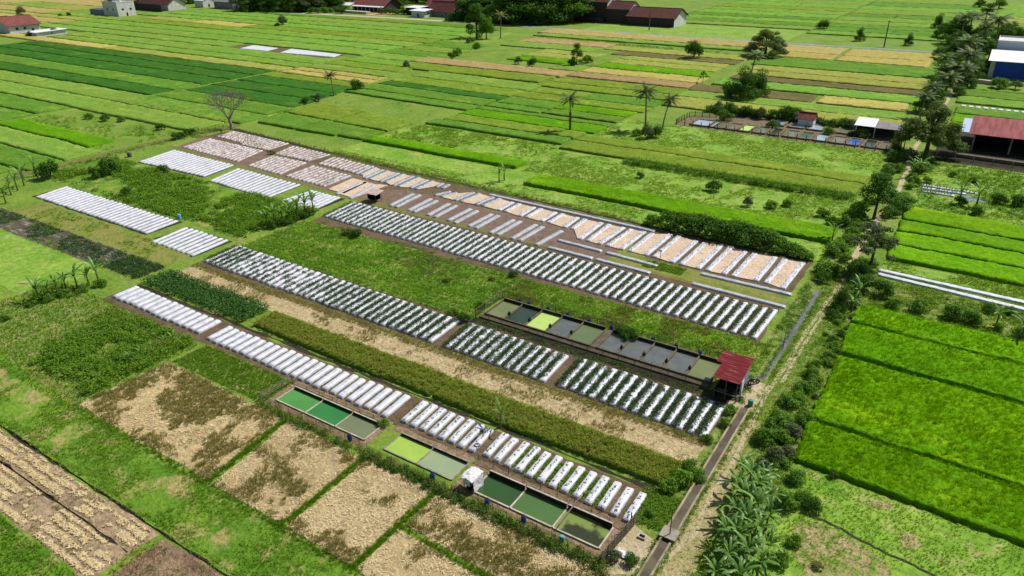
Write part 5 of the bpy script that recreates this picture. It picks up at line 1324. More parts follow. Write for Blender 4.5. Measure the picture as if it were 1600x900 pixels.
x, y = at(362, 202); bt = empty('bare_tree', (x, y, 0)); set_props(bt, 'leafless grey tree with fine spreading branches at the rice corner', 'tree')
bo = link('branches', bare_tree(), None, bt); hb = height_to(362, 202, 136); zs = max(v.co.z for v in bo.data.vertices); bt.scale = (hb/zs*1.1,)*2+(hb/zs,)
ppalm('palm_vine', 891, 206, 146, 'lone palm with a vine covered trunk standing in the rice', wide=1.15); 
ppalm('palm', 1008, 203, 135, 'taller of two slim palms left of the far ponds', wide=1.25); ppalm('palm_b', 1035, 202, 148, 'shorter of two slim palms left of the far ponds', wide=1.2)
ppalm('palm_yellow', 782, 60, 18, 'yellowing palm in front of the dark village trees', wide=1.1)
ppalm('palm', 522, 150, 112, 'small dense palm by the grassy lane in the middle rice', wide=1.3)
ptree('tall', 901, 103, 66, 'lone narrow tree amid ripening rice', .9); shrub('bush', 918, 98, 4.2, 'pale bush right of the lone narrow tree'); shrub('bush_dark', 893, 104, 3.4, 'low dark bush at the foot of the lone narrow tree')
ptree('tall', 745, 60, 4, 'large loose dark tree where the lanes meet', 1.15); ptree('broad_mid', 760, 62, 16, 'greyish tree leaning on the large loose tree', .8)
ptree('feather', 1195, 88, 42, 'spreading flat topped tree beside the far straight road', 1.6)
ppalm('palm', 1172, 124, 80, 'palm rising behind the dark tree clump', wide=1.6)
ptree('round', 1160, 155, 104, 'left crown of the dark tree clump in the fields', 1.2); ptree('round', 1184, 150, 108, 'right crown of the dark tree clump in the fields', 1.2); shrub('bush_dark', 1140, 152, 6, 'dark bush left of the dark tree clump')
shrub('bush_dark', 1083, 91, 9, 'dense dark bush in the far yellow field', .7); ptree('open', 1098, 130, 108, 'small bushy tree at the corner of the brown field', 1.0)
ptree('round', 1343, 64, 42, 'small round tree beside the far straight road', 1.0); ptree('round', 1419, 71, 51, 'second small round tree beside the far straight road', 1.0); shrub('bush_dark', 1286, 46, 6, 'lone dark bush in the far green rice')
ptree('round', 1465, 45, 20, 'round dark tree left of the right palm row', 1.0); ptree('round', 1491, 41, 23, 'dark tree close behind the right palm row', 1.0)
ppalm('palm_c', 1527, 98, 35, 'leaning tall palm near the blue fronted hall', wide=.9)
for i, (px, py, pt, k, l) in enumerate(((1497, 70, 20, 'palm', 'tall palm at the far end of the right lane'), (1512, 60, 18, 'palm_b', 'pale palm just behind the tallest right lane palms'), (1553, 80, 22, 'palm', 'broad palm between the lane and the blue fronted hall'),
     (1508, 112, 58, 'palm', 'large dark palm right of the lane before the hall'), (1514, 132, 78, 'palm_b', 'dark palm overhanging the lane bend'), (1473, 120, 84, 'palm', 'palm left of the lane at the field edge'), (1478, 140, 96, 'palm_b', 'low palm crowding the left lane edge'), (1450, 172, 128, 'palm', 'drooping palm above the feathery tree'), (1462, 160, 112, 'palm_b', 'dense palm left of the lane above the feathery tree'), (1437, 185, 144, 'palm', 'low palm with bright fronds at the tan field corner'), (1500, 146, 100, 'palm', 'short palm right of the lane above the green rice'))):
    ppalm(k, px, py, pt, l, wide=1.75)
ptree('feather', 1446, 243, 156, 'big feathery grey green tree where the lane meets the far ponds', 1.2)
for i, (px, py, pt, k) in enumerate(((1535, 62, 30, 'broad'), (1565, 70, 36, 'round'), (1590, 74, 38, 'broad'), (1575, 60, 30, 'broad'), (1610, 78, 40, 'round'), (1540, 30, 4, 'tall'), (1475, 60, 30, 'broad'), (1487, 95, 62, 'broad'), (1470, 92, 66, 'broad_mid'), (1530, 12, -4, 'broad'), (1560, 14, -6, 'broad_mid'), (1490, 118, 92, 'broad'))):
    ptree(k, px, py, pt, ['dark tree left of the leaning palm', 'dark round tree behind the hall', 'dark tree above the hall roof', 'dark tree in the second row behind the hall', 'dark round tree behind the hall at the right edge', 'slender tree at the top of the right lane', 'broad tree at the far left of the palm row', 'dark tree inside the palm row', 'mid green tree at the left side of the palm row', 'tree left of the lane at the top edge', 'tree right of the lane at the top edge', 'dark tree low inside the palm row'][i], 1.5, group='trees along the right lane')
for i, (px, py, h, k) in enumerate(((1490, 80, 9, 'broad'), (1500, 95, 8, 'round'), (1483, 108, 8, 'broad_mid'), (1476, 128, 7, 'round'), (1468, 140, 6.5, 'broad'), (1458, 152, 6, 'round'), (1452, 163, 6, 'broad_mid'), (1446, 176, 6, 'broad'), (1520, 108, 7, 'broad_mid'), (1516, 122, 7, 'round'), (1510, 138, 5.5, 'broad'), (1535, 112, 6, 'broad_mid'), (1500, 60, 10, 'broad'), (1480, 68, 9, 'tall'), (1528, 84, 9, 'round'), (1545, 92, 8, 'broad'), (1497, 150, 4, 'broad_mid'), (1560, 140, 5, 'broad_mid'), (1585, 142, 4, 'greyish'))):
    x, y = at(px, py); plant(k, x, y, h*1.15, '%s undergrowth tree from the top along the right palm lane' % ordw(i+1), 'tree', 'tree', 'undergrowth of the right lane', base=9.6, wide=1.5)
# trees and shrubs nearer along the track
ptree('tall', 1365, 342, 268, 'dark palm like tree left of the track by the right paddies', 1.15); 
ptree('open', 1358, 424, 340, 'open crowned greyish tree leaning beside the long white beds', 1.25)
ptree('round', 1312, 482, 444, 'dense round green tree at the corner of the bright rice', .85)
ppalm('palm', 1412, 232, 196, 'small palm beside the track below the feathery tree', wide=1.2)
SHR = [(1395, 250, 3.4, 'bush', 'dark shrub left of the track below the pond hut'), (1405, 268, 2.6, 'bush', 'leafy shrub left of the track'), (1388, 278, 2.4, 'bush_dark', 'small dark shrub beside the track bend'),
 (1427, 290, 3.0, 'bush', 'light shrub right of the track by the seedling beds'), (1340, 330, 3, 'bush', 'left shrub of the clump under the dark palm like tree'), (1322, 352, 2.8, 'bush', 'pale round shrub left of the dark palm like tree'), (1300, 352, 2.6, 'bush', 'leftmost shrub before the dark palm like tree'), (1330, 372, 2.8, 'bush', 'dark shrub at the track before the long white beds'),
 (1285, 338, 2.6, 'bush_light', 'light shrub in the grass left of the palm like tree'), (1305, 395, 2.4, 'bush', 'shrub at the right end of the dark green rice strip'), (1320, 408, 2.2, 'bush_light', 'light shrub beside the narrow track'), (1300, 430, 2.6, 'bush', 'shrub at the right end of the tan straw strips'), (1285, 440, 2.0, 'bush_dark', 'low dark shrub at the end of the grey channel'),
 (1350, 455, 3.2, 'bush_dark', 'left dark shrub in front of the long white beds'), (1378, 462, 3, 'bush_dark', 'second dark shrub in front of the long white beds'), (1345, 432, 2.6, 'bush_dark', 'dark shrub under the open crowned tree'), (1395, 480, 2.0, 'bush', 'pointed dark shrub above the bright rice'), (1435, 488, 2.8, 'bush', 'largest dark shrub above the bright rice'), (1485, 497, 2.4, 'bush_dark', 'dark shrub with a bright leaf above the bright rice'),
 (1517, 505, 2.2, 'bush_dark', 'shrub right of the bright leaved shrub'), (1545, 487, 1.8, 'bush', 'dark shrub near the long white beds at right'), (1575, 490, 1.6, 'bush', 'small shrub near the right edge below the white beds'), (1560, 515, 1.6, 'bush_light', 'pale shrub near the right edge above the bright rice'), (1597, 525, 2.0, 'bush', 'dark shrub at the right edge above the bright rice'),
 (1300, 497, 1.6, 'bush_dark', 'dark low shrub beside the wheel track'), (1268, 590, 1.5, 'bush_dark', 'low dark shrub between track and bright rice'), (1275, 572, 1.3, 'bush', 'small shrub by the white bag near the rice corner'), (1268, 603, 1.2, 'bush', 'small round shrub along the rice edge'), (1252, 612, 1.9, 'bush', 'leafy shrub in the middle of the right verge'), (1243, 626, 1.8, 'bush_light', 'light shrub in the middle of the right verge'),
 (1215, 655, 1.9, 'bush_light', 'light shrub beside the single track'), (1207, 668, 1.7, 'bush', 'shrub beside the single track'), (1195, 690, 2.4, 'bush', 'large shrub above the banana clump'), (1222, 690, 2.1, 'bush', 'shrub right of the large one above the bananas'), (1210, 720, 2.0, 'bush_grey', 'greyish shrub above the banana clump'), (1230, 715, 1.7, 'bush_grey', 'pale greyish shrub near the rice edge'), (1242, 752, 1.8, 'bush', 'shrub with strap leaves right of the bananas'),
 (1228, 790, 2.0, 'bush', 'left shrub of the trio right of the bananas'), (1250, 785, 1.8, 'bush', 'middle shrub of the trio right of the bananas'), (1268, 795, 1.6, 'bush_dark', 'right shrub of the trio right of the bananas'), (1240, 850, 1.5, 'bush_light', 'low spreading shrub on the bare patch'), (1218, 880, 1.9, 'bush_light', 'shrub near the bottom edge right of the bananas'), (1300, 745, .9, 'bush_dark', 'low dark shrub at the lower rice corner'), (1278, 888, 1.0, 'bush_olive', 'small dry shrub on the bare patch near the bottom edge'),
 (1065, 755, 2.3, 'bush_light', 'large bright leafy bush at the end of the mature rice'), (1045, 765, 1.9, 'bush_light', 'lower bright bush at the end of the mature rice'), (1075, 735, 1.8, 'bush', 'leafy bush overhanging the concrete channel'), (1090, 750, 1.6, 'bush', 'leafy bush trailing across the concrete channel'),
 (1015, 805, 1.0, 'bush', 'low green vegetable patch bush beside the last white bed'), (960, 875, 1.3, 'bush_grey', 'grey green bush beside the crumpled plastic sheet'), (985, 880, 1.2, 'bush_dark', 'dark bush beside the concrete channel at the bottom'), (1140, 645, 1.5, 'bush_light', 'yellowish bush beside the last planted bed'), (1132, 665, 1.3, 'bush', 'leafy bush at the end of the planted rows'), (1105, 690, 1.2, 'bush', 'bush beside the channel above the bright bushes'),
 (172, 272, 4.6, 'bush_dark', 'large dark bush at the left end of the far white block'), (150, 278, 3.2, 'bush_dark', 'smaller dark bush left of the large dark one'), (198, 305, 2.2, 'bush_dark', 'dark shrub in the weedy meadow above the large bare block'), (255, 270, 2.4, 'bush_dark', 'dark shrub below the farthest white block'), (545, 366, 2.3, 'bush_olive', 'brownish reed clump on the bright grass behind the long row'), (558, 370, 1.9, 'bush_dark', 'dark end of the reed clump on the bright grass'),
 (700, 440, 1.4, 'bush_olive', 'olive weed bush left of the netted ponds'), (802, 432, 1.3, 'bush_dark', 'single dark plant below the longest planted row'), (768, 438, 1.2, 'bush_olive', 'dry bush above the netted ponds'), (985, 530, 2.0, 'bush_dark', 'long dark shrub behind the slate ponds'), (970, 524, 1.8, 'bush_dark', 'left part of the dark shrub behind the slate ponds'), (725, 502, 1.7, 'bush_dark', 'dark shrub at the left end of the netted row'), (708, 492, 1.5, 'bush', 'leafy shrub left of the netted row'), (752, 480, 1.4, 'bush', 'shrub against the left net of the ponds'),
 (420, 65, 0, None, ''), (442, 40, 7, 'bush_grey', 'pale bush in the far rice before the village'), (434, 42, 3, 'bush_dark', 'tiny dark bush beside the pale far bush'), (557, 141, 4.6, 'bush_dark', 'dark ragged shrub right of the small palm'), (498, 158, 3, 'bush_grey', 'grey shrub left of the small palm'), (478, 162, 2.6, 'bush_dark', 'dark shrub on the grassy lane'), (715, 87, 5, 'bush_light', 'yellowish bush by the lane junction'), (705, 92, 3.4, 'bush_dark', 'dark bush left of the yellowish bush'), (745, 76, 4, 'bush', 'wide bush below the large loose tree'), (735, 68, 4.4, 'bush', 'bush at the foot of the large loose tree'),
 (635, 106, 3.4, 'bush_grey', 'grey bush on the grassy lane'), (832, 104, 4.2, 'bush_dark', 'dark bush left of the lone narrow tree'), (810, 100, 3.6, 'bush_grey', 'grey bush on the weedy strip'), (1010, 216, 4.2, 'bush_grey', 'pale leafy bush at the foot of the slim palms'), (1025, 214, 3.6, 'bush_dark', 'dark bush at the foot of the slim palms'), (995, 212, 2.6, 'bush', 'small bush left of the slim palms'),
 (1115, 298, 2.8, 'bush_dark', 'small dark tree like shrub in the light meadow'), (1168, 322, 2.2, 'bush_grey', 'grey round shrub in the light meadow'), (1000, 278, 1.6, 'bush_dark', 'small shrub in the light meadow'), (1205, 325, 2.4, 'bush_light', 'yellowish shrub at the meadow end'), (1230, 322, 2.2, 'bush_light', 'second yellowish shrub at the meadow end'), (1448, 285, 2, 'bush_light', 'yellow green shrub beside the seedling beds'), (1500, 320, 2.2, 'bush_dark', 'dark shrub beside the puddle'), (1525, 335, 2, 'bush_dark', 'low dark shrub right of the puddle'), (1560, 318, 2.6, 'bush_dark', 'bush clump at the far side of the puddle'), (1590, 322, 2.8, 'bush_dark', 'bush at the right edge by the puddle'), (1520, 285, 1.8, 'bush', 'shrub behind the seedling beds'), (1488, 276, 1.4, 'bush_dark', 'small shrub on the yellow meadow'),
 (1230, 188, 5.2, 'bush_dark', 'large dark shrub among the far ponds'), (1245, 186, 4, 'bush_dark', 'right half of the large dark shrub among the far ponds'), (1268, 192, 3.4, 'bush', 'green shrub between the far ponds'), (1165, 182, 4.0, 'bush_dark', 'dark shrub at the left of the far pond bank'), (1140, 178, 4.2, 'bush_dark', 'leftmost dark shrub on the far pond bank'), (1188, 186, 4.0, 'bush_grey', 'greyish shrub on the far pond bank'), (1122, 174, 3.6, 'bush_grey', 'pale shrub behind the large pale pond'), (1300, 198, 3, 'bush', 'small tree like shrub before the white roofed hut'), (1400, 240, 2.8, 'bush_dark', 'dark shrub at the right end of the far ponds'),
 (275, 218, 2.2, 'bush_dark', 'leftmost dark shrub on the ridge below the bare tree'), (284, 216, 2.2, 'bush_dark', 'second dark shrub on the ridge below the bare tree'), (293, 211, 2.0, 'bush_dark', 'third dark shrub on the ridge below the bare tree'), (301, 209, 1.8, 'bush_dark', 'rightmost dark shrub on the ridge below the bare tree'), (80, 278, 5, 'bush_dark', 'dark bushy tree on the ridge at the left edge'), (140, 186, 2.4, 'bush', 'left weed bush in the weedy rice plot'), (165, 189, 2.4, 'bush_dark', 'middle weed bush in the weedy rice plot'), (190, 190, 2.2, 'bush', 'right weed bush in the weedy rice plot'), (252, 203, 2.4, 'bush_dark', 'dark bush on a dirt mound in the weedy plot'),
 (424, 241, 2, 'bush_olive', 'dark withered bush between the dusty blocks'), (115, 15, 0, None, ''), (85, 54, 4.5, 'bush_dark', 'dark bush right of the low white roofed shed'), (48, 57, 4, 'bush', 'bush between the left house and the white roofed shed'), (34, 24, 7, 'bush_grey', 'tree crown behind the left red roof'), (600, 665, 1.3, 'bush_light', 'bright green bush at the end of the grey green pond'), (95, 26, 3, 'bush', 'small bush on the far left track'), (108, 25, 3, 'bush_dark', 'second small bush on the far left track'),
 (815, 262, 0, None, ''), (1195, 228, 0, None, '')]
for px, py, h, k, l in SHR:
    if k: shrub(k, px, py, h, l, 1.0 if h < 3 else .9)
r_ = random.Random(21)
VS = []
for i in range(40): VS.append((r_.uniform(-12.2, -9.4), 66+64*i/40+r_.uniform(-.6, .6)))
for i, (x, y) in enumerate(VS):
    if 84 < y < 92 and x < -11: x += 1.4
    h = r_.uniform(.7, 1.9)*(1.15 if 70 < y < 84 else .85 if y < 112 else 1.2)
    plant(r_.choice(('bush', 'bush', 'bush_light', 'bush_light', 'bush_light', 'bush_grey')), x, y, h, '%s small shrub from the bottom along the verge between track and rice' % ordw(i+1), 'shrub', 'shrub', 'small shrubs on the right verge', base=1.9, wide=r_.uniform(.9, 1.4))
for i in range(34):
    t = i/34; y = 124+92*t+r_.uniform(-1, 1); x = (-14.6+2.6*t)+r_.choice((-1, 1))*r_.uniform(1.8, 4.2)
    plant(r_.choice(('bush', 'bush', 'bush_light', 'bush_dark', 'bush')), x, y, r_.uniform(1.6, 3.2), '%s leafy shrub from the bottom beside the narrow far track' % ordw(i+1), 'shrub', 'shrub', 'leafy shrubs beside the narrow track', base=1.9, wide=r_.uniform(1, 1.4))
for i, (px, py, h) in enumerate(((425, 356, 1.8), (440, 352, 2.0), (455, 347, 2.1), (470, 342, 2.0), (484, 337, 1.8))):
    shrub('bush_dark', px, py, h, '%s dark shrub from the left within the banana row by the bare blocks' % ordw(i+1), 1.2, 'dark shrubs in the banana row')
for i, (px, py, h) in enumerate(((75, 470, 1.5), (100, 462, 1.6), (130, 455, 1.5), (158, 447, 1.6), (50, 478, 1.2), (8, 500, 1.2))):
    shrub('bush', px, py, h, '%s leafy shrub along the left field ditch under bananas, counted in depth' % ordw(i+1), 1.2, 'shrubs in the left ditch row')
for i in range(22):
    x = -76+2.3*i+r_.uniform(-.7, .7); y = r_.choice((228.6, 230, 239.2, 240.5))+r_.uniform(-.6, .6)
    plant(r_.choice(('bush', 'bush_dark', 'bush_dark', 'bush_grey', 'bush')), x, y, r_.uniform(1.8, 3.6), '%s bank shrub from the left around the far pond rows' % ordw(i+1), 'shrub', 'shrub', 'bank shrubs of the far ponds', base=1.9, wide=r_.uniform(1, 1.4))
# the dark hedge above the straw strips
for i, (px, py, h, k) in enumerate(((1020, 355, 2.8, 'bush'), (1045, 360, 3.6, 'bush_dark'), (1075, 366, 4.0, 'bush_dark'), (1105, 372, 4.2, 'bush_dark'), (1135, 378, 4.4, 'bush_dark'), (1165, 384, 4.2, 'bush_dark'), (1192, 390, 3.9, 'bush_dark'), (1218, 396, 3.4, 'bush'), (1240, 402, 2.8, 'bush'), (1258, 408, 2.4, 'bush_light'), (1090, 356, 3.4, 'bush'), (1150, 368, 3.6, 'bush'), (1200, 380, 3.2, 'bush_light'))):
    shrub(k, px, py-4, h, '%s shrub from the left of the big dark hedge above the straw strips' % ordw(i+1) if i < 10 else '%s shrub along the sunny back of the big dark hedge' % ['left', 'middle', 'right'][i-10], 1.15, 'shrubs of the big dark hedge')
# bananas by the track, nearest first
BN = [(1150, 915, 1.0), (1115, 905, .8), (1182, 895, .95), (1135, 880, .9), (1165, 872, .95), (1198, 862, .8), (1148, 850, .95), (1180, 842, 1.0), (1132, 838, .8), (1162, 826, .95), (1196, 818, .85), (1145, 808, .9), (1178, 802, 1.0), (1160, 788, .95), (1198, 786, .8), (1180, 772, .95), (1152, 766, .85), (1170, 752, .9), (1192, 748, .7), (1158, 734, .75)]
for i, (px, py, s) in enumerate(BN):
    x, y = at(px, py+10)
    banana(x, y, s*1.04, '%s banana plant from the bottom of the big clump beside the track' % ordw(i+1), 'banana clump beside the track', 13)
# smaller banana groups
for pts, where, grp, s in (([(62, 470), (78, 466), (92, 462), (105, 455), (122, 452), (140, 447), (155, 443)], 'in the row along the left field ditch', 'bananas along the left ditch', 1.15),
    ([(418, 356), (430, 352), (442, 348), (454, 344), (466, 340), (478, 336), (490, 332)], 'in the dark row beside the bare blocks', 'bananas beside the bare blocks', 1.3),
    ([(18, 305), (28, 298), (38, 290), (57, 275), (10, 318)], 'in the group at the left edge', 'bananas at the left edge', 1.5),
    ([(780, 285), (788, 282)], 'by the ditch right of the shelter', 'bananas by the top ditch', 1.3),
    ([(1372, 312), (1362, 320), (1424, 276), (1436, 272), (1498, 318), (1525, 322)], 'along the track by the seedling beds', 'bananas by the seedling beds', 1.3),
    ([(1300, 376), (1340, 470), (1330, 488), (1555, 512), (1595, 530)], 'among the shrubs right of the track', 'bananas among the right shrubs', 1.0),
    ([(205, 566), (222, 557), (240, 548), (258, 541), (272, 536)], 'in the low row above the stubble', 'leafy plants above the stubble', .55)):
    for i, (px, py) in enumerate(pts):
        x, y = at(px, py); banana(x, y, s*random.uniform(.85, 1.1), '%s banana plant from the left %s' % (ordw(1+sorted(p[0] for p in pts).index(px)), where), grp, 8)
x, y = at(782, 668); banana(x, y, 1.0, 'single slender banana plant at the edge of the mature rice', None, 6)
# village trees along the top
VT = []
r_ = random.Random(11)
for (x0, x1, y0, y1, n, hs) in ((212, 310, -4, 10, 10, (9, 13)), (378, 534, 9, 19, 48, (9, 15)), (330, 640, -18, 2, 44, (13, 20)), (592, 640, 12, 23, 16, (8, 13)), (696, 790, 12, 31, 32, (12, 19)), (640, 870, -12, 6, 28, (14, 20)), (782, 915, 14, 37, 40, (13, 22)), (880, 925, 0, 14, 9, (14, 18)), (-20, 330, -30, -10, 14, (10, 16))):
    for i in range(n):
        VT.append((x0+(x1-x0)*(i+r_.uniform(.1, .9))/n, r_.uniform(y0, y1), r_.uniform(*hs)*1.22, r_.choice(('broad', 'tall', 'round', 'tall_mid', 'broad_mid', 'greyish', 'broad', 'tall', 'round', 'palm', 'palm_b'))))
VT.sort()
BLOCKED = [(-540, -518, 226, 246), (-606, -566, 364, 386), (-551, -525, 398, 414), (-438, -384, 420, 462), (-378, -316, 420, 470), (-242, -172, 450, 480), (-575, -562, 397, 411)]
cnt = {}
VTK = []
for px, py, h, k in VT:
    x, y = at(px, py)
    if any(a-3 < x < b+3 and c-4 < y < d+3 for a, b, c, d in BLOCKED): continue
    VTK.append((px, x, y, h, k))
WHAT = {'broad': 'dark spreading tree', 'tall': 'dark upright tree', 'round': 'dark rounded tree', 'tall_mid': 'lighter upright tree', 'broad_mid': 'lighter spreading tree', 'greyish': 'grey green tree', 'palm': 'coconut palm', 'palm_b': 'leaning coconut palm'}
for px, x, y, h, k in VTK:
    cnt[k] = cnt.get(k, 0)+1
    pal = k.startswith('palm')
    plant(k, x, y, h, '%s from the left in the village along the top, %s' % (ordw(cnt[k]), WHAT[k]), 'palm' if pal else 'tree', 'palm_tree' if pal else 'tree', 'village trees', base=9.6, wide=1.75 if not pal else 1.35)

for i, px in enumerate(list(range(380, 535, 9))+list(range(596, 640, 9))+list(range(702, 900, 9))):
    py = 20+(px-380)*.012 if px < 540 else (23 if px < 650 else 33+(px-700)*.02)
    x, y = at(px, py-random.uniform(0, 3)); plant(random.choice(('bush_dark', 'bush_dark', 'bush', 'bush_grey')), x, y, random.uniform(3.5, 6), '%s roadside shrub from the left below the village trees' % ordw(i+1), 'shrub', 'shrub', 'roadside shrubs of the village', base=1.9, wide=1.3)

# ================================================================== GROUND COVER
def tufts(name, P, h, sp, nb, wd, mat, label, cat, z=0., lean=None):
    stuff(name, [tuft_arrays(P, h, sp, nb, wd, z, lean=lean)], mat, label, cat)
# standing rice on the near paddies: clumps of blades
P = np.concatenate([scatter(17000, -8.8, 26, 72.4, 98.2), scatter(8200, -9, 26, 99.8, 117)])
gap = (np.abs(P[:, 1]-81) > .6) & (np.abs(P[:, 1]-99) > .7) & (np.abs(P[:, 1]-109.9) > .6)
tufts('rice_plants', P[gap], .5, .26, 9, .055, BL_RICE, 'bright green young rice growing in the right hand paddies', 'rice plants', .42)
P = np.concatenate([scatter(2100, -87.9, -52, 60.4, 64.8), scatter(2000, -51.4, -19, 60.3, 64.7)])
C, d = clump_points(P, .3, .42, 22, .42, .4); C2, d = clump_points(P, .34, .56, 7, .44, .4)
stuff('rice_plants', [leaf_arrays(C, .2, asp=.35)], leaf_mat('mature_rice_leaves', (108, 148, 42), (164, 180, 72)), 'olive mature rice standing in the long strip', 'rice plants')
stuff('rice_plants', [leaf_arrays(C2, .15, asp=.4)], leaf_mat('rice_panicles', (168, 156, 74), (206, 184, 104)), 'tan ripening rice heads over the long strip', 'rice plants')
# dark leafy crop
P = np.concatenate([np.stack([np.arange(-116.5, -90, .75)+rng.normal(size=36)[:len(np.arange(-116.5, -90, .75))]*.1, np.full(len(np.arange(-116.5, -90, .75)), b)+rng.normal(size=len(np.arange(-116.5, -90, .75)))*.12], -1) for b in np.arange(60.6, 65.8, .95)])
C, d = clump_points(P, .62, 1.15, 70, .1); stuff('leafy_crop', [leaf_arrays(C, .26)], LF_CASS, 'dense dark green leafy crop in a block beside the mature rice', 'crop')
# leafy hedge rows in the light meadow
P = np.concatenate([scatter(520, -76, -19.5, 169.6, 173)]); C, d = clump_points(P, .8, 1.7, 34, 0); stuff('leafy_crop', [leaf_arrays(C, .3)], LF_MID, 'low leafy row along the far olive rice strip', 'crop')
# weeds: clumps of leaves
def weeds(P, rad, h, nl, size, mat, label, name='weeds'):
    C, d = clump_points(P, rad, h, nl, 0); stuff(name, [leaf_arrays(C, size)], mat, label, 'weeds')
for mt, n, lab in ((LF_WEED, 620, 'tall lush weeds in the left corner plot'), (LF_MID, 160, 'darker leafy weeds in the left corner plot'), (LF_LIGHT, 420, 'pale leafy weeds in the left corner plot')):
    P = scatter(n*2, -130, -91, 36, 52.4, 7, .5, .08); C, d = clump_points(P, .62, .95, 36, 0, .5); stuff('weeds', [leaf_arrays(C, .27)], mt, lab, 'weeds')
P = np.concatenate([np.stack([np.arange(-112, -91.5, .6), np.full(35, b)], -1)+rng.normal(size=(35, 2))*.12 for b in np.arange(47.4, 52.6, .8)])
weeds(P, .38, .8, 22, .22, leaf_mat('yellow_green_leaves', (70, 124, 24), (140, 176, 56)), 'yellow green leafy rows in the left corner plot', 'leafy_crop')
P = np.concatenate([np.stack([np.arange(-115, -61, .55), np.full(99, b)], -1)[:99]+rng.normal(size=(99, 2))*.16 for b in np.arange(81.2, 88.6, 1.25)])
P = P[fbm(P[:, 0], P[:, 1], 5) > .36]
weeds(P, .46, .5, 20, .2, LF_WEED, 'grassy ridges in rows behind the long middle beds')
weeds(scatter(2400, -116, -60, 88, 98.5, 6, .56), .34, .34, 14, .16, LF_MID, 'low weeds on the bright grass behind the ridges')
weeds(scatter(1500, -86, -18, 89.5, 97, 4, .55), .45, .5, 18, .18, LF_OLIVE, 'dry olive weeds behind the netted ponds')
weeds(scatter(900, -62, -18, 90, 97, 5, .5), .4, .5, 16, .18, LF_WEED, 'green weeds behind the netted ponds')
for mt, n, r_w, lab in ((LF_WEED, 1500, .8, 'lush weeds on the meadow between the bare blocks'), (LF_LIGHT, 1000, .7, 'yellow green weeds on the meadow between the bare blocks'), (LF_MID, 260, 1.0, 'dark creeper mounds between the bare blocks')):
    P = scatter(n*2, -200, -118, 83.5, 102.6, 8, .49, .1); C, d = clump_points(P, r_w, .9, 26, 0, .6); stuff('weeds', [leaf_arrays(C, .34)], mt, lab, 'weeds')
weeds(scatter(700, -200, -118, 83.5, 102.6, 6, .6), .6, .8, 14, .28, LF_DARK, 'darker weed patches between the bare blocks')
weeds(scatter(1500, -170, -120, 60, 73, 5, .55), .4, .4, 12, .2, LF_WEED, 'scattered weeds below the large bare block')
P = on_beds([(q[0], q[1], q[2], q[3], q[4], q[5]) for q in BEDS if 'nearest the concrete channel' in q[5]], (-.8,), .35, .1, keep=lambda l: 0 if l.split(',')[1].strip().startswith(('first', 'second', 'third', 'twelfth', 'thirteenth')) else .9, z=0)
weeds(P, .36, .3, 46, .17, LF_WEED, 'green weeds filling furrows between the lowest white beds')
P = on_beds([q for q in BEDS if 'bright green ponds' in q[5] or 'behind the lime pond' in q[5]], (-.78,), .4, .08, keep=.55, z=0)
weeds(P, .24, .2, 14, .13, LF_MID, 'thin weeds in furrows behind the bright green ponds')
P = on_beds([q for q in BEDS if 'long middle row' in q[5] or 'before the grey ponds' in q[5] or 'below the red shed' in q[5]], (-.8,), .5, .1, keep=.3, z=0)
weeds(P, .16, .16, 8, .12, LF_MID, 'sparse weeds in furrows of the middle rows')
# hedge of weeds along ditches and verges
def line_pts(p, q, n, w_): t = rng.random(n); return np.array(p)+(np.array(q)-np.array(p))*t[:, None]+rng.normal(size=(n, 2))*w_
weeds(np.concatenate([line_pts((-70, 47.2), (-53, 47.0), 90, .3), line_pts((-52, 47), (-20, 46.7), 240, .35)]), .42, .75, 22, .17, LF_OLIVE, 'brownish weed line in front of the near ponds')
weeds(np.concatenate([line_pts((-70, 46.8), (-53, 46.6), 90, .35), line_pts((-52, 46.8), (-20, 46.2), 420, .4)]), .42, .8, 24, .18, LF_DARK, 'dark weeds shading the ditch before the near ponds')
weeds(np.concatenate([line_pts((-116, 80.4), (-60, 80.2), 300, .2)]), .35, .4, 14, .16, LF_MID, 'weed line along the ditch behind the long middle beds')
weeds(np.concatenate([line_pts((-59, 80.2), (-20, 80.0), 160, .4)]), .35, .35, 14, .16, LF_MID, 'weeds in the dark ditch below the netted ponds')
weeds(np.concatenate([line_pts((-130, 26.9), (-18, 27), 420, .25)]), .34, .4, 16, .14, LF_WEED, 'weeds along the dark ditch at the bottom left')
P = scatter(2000, -15.9, -8.6, 40, 134, 5, .46); P = P[(P[:, 0] > -13.2) | (P[:, 1] > 76)]; P = P[np.abs(P[:, 0]+14.6-.045*(P[:, 1]-60)*(P[:, 1] > 60)*.6) > .5]
weeds(P, .42, .5, 18, .17, LF_WEED, 'green weeds on the verge between track and rice')
weeds(np.concatenate([line_pts((-17.25, 42), (-17.25, 79), 260, .1), line_pts((-15.7, 42), (-15.6, 79), 220, .12)]), .24, .3, 14, .14, LF_WEED, 'grass hanging over the concrete channel')
weeds(np.concatenate([line_pts(at(1190, 590), at(1268, 462), 130, .16), line_pts(at(1203, 594), at(1286, 458), 130, .16)]), .36, .4, 18, .16, LF_WEED, 'weeds creeping over the edges of the grey channel')
weeds(scatter(700, -18.6, -16.9, 80, 134, 4, .42), .4, .5, 16, .17, LF_MID, 'weeds between the grey channel and the planted rows')
weeds(scatter(1500, -8.6, 26, 118.4, 129, 5, .5), .42, .45, 14, .2, LF_WEED, 'low weeds before the long white beds')
weeds(scatter(2600, -8.6, 30, 173, 213, 8, .5), .6, .6, 14, .3, LF_LIGHT, 'pale weeds on the meadow before the open barn')
weeds(scatter(300, -8.6, 18, 50, 71, 4, .55), .3, .3, 12, .13, LF_LIGHT, 'small weeds on the lower right meadow')
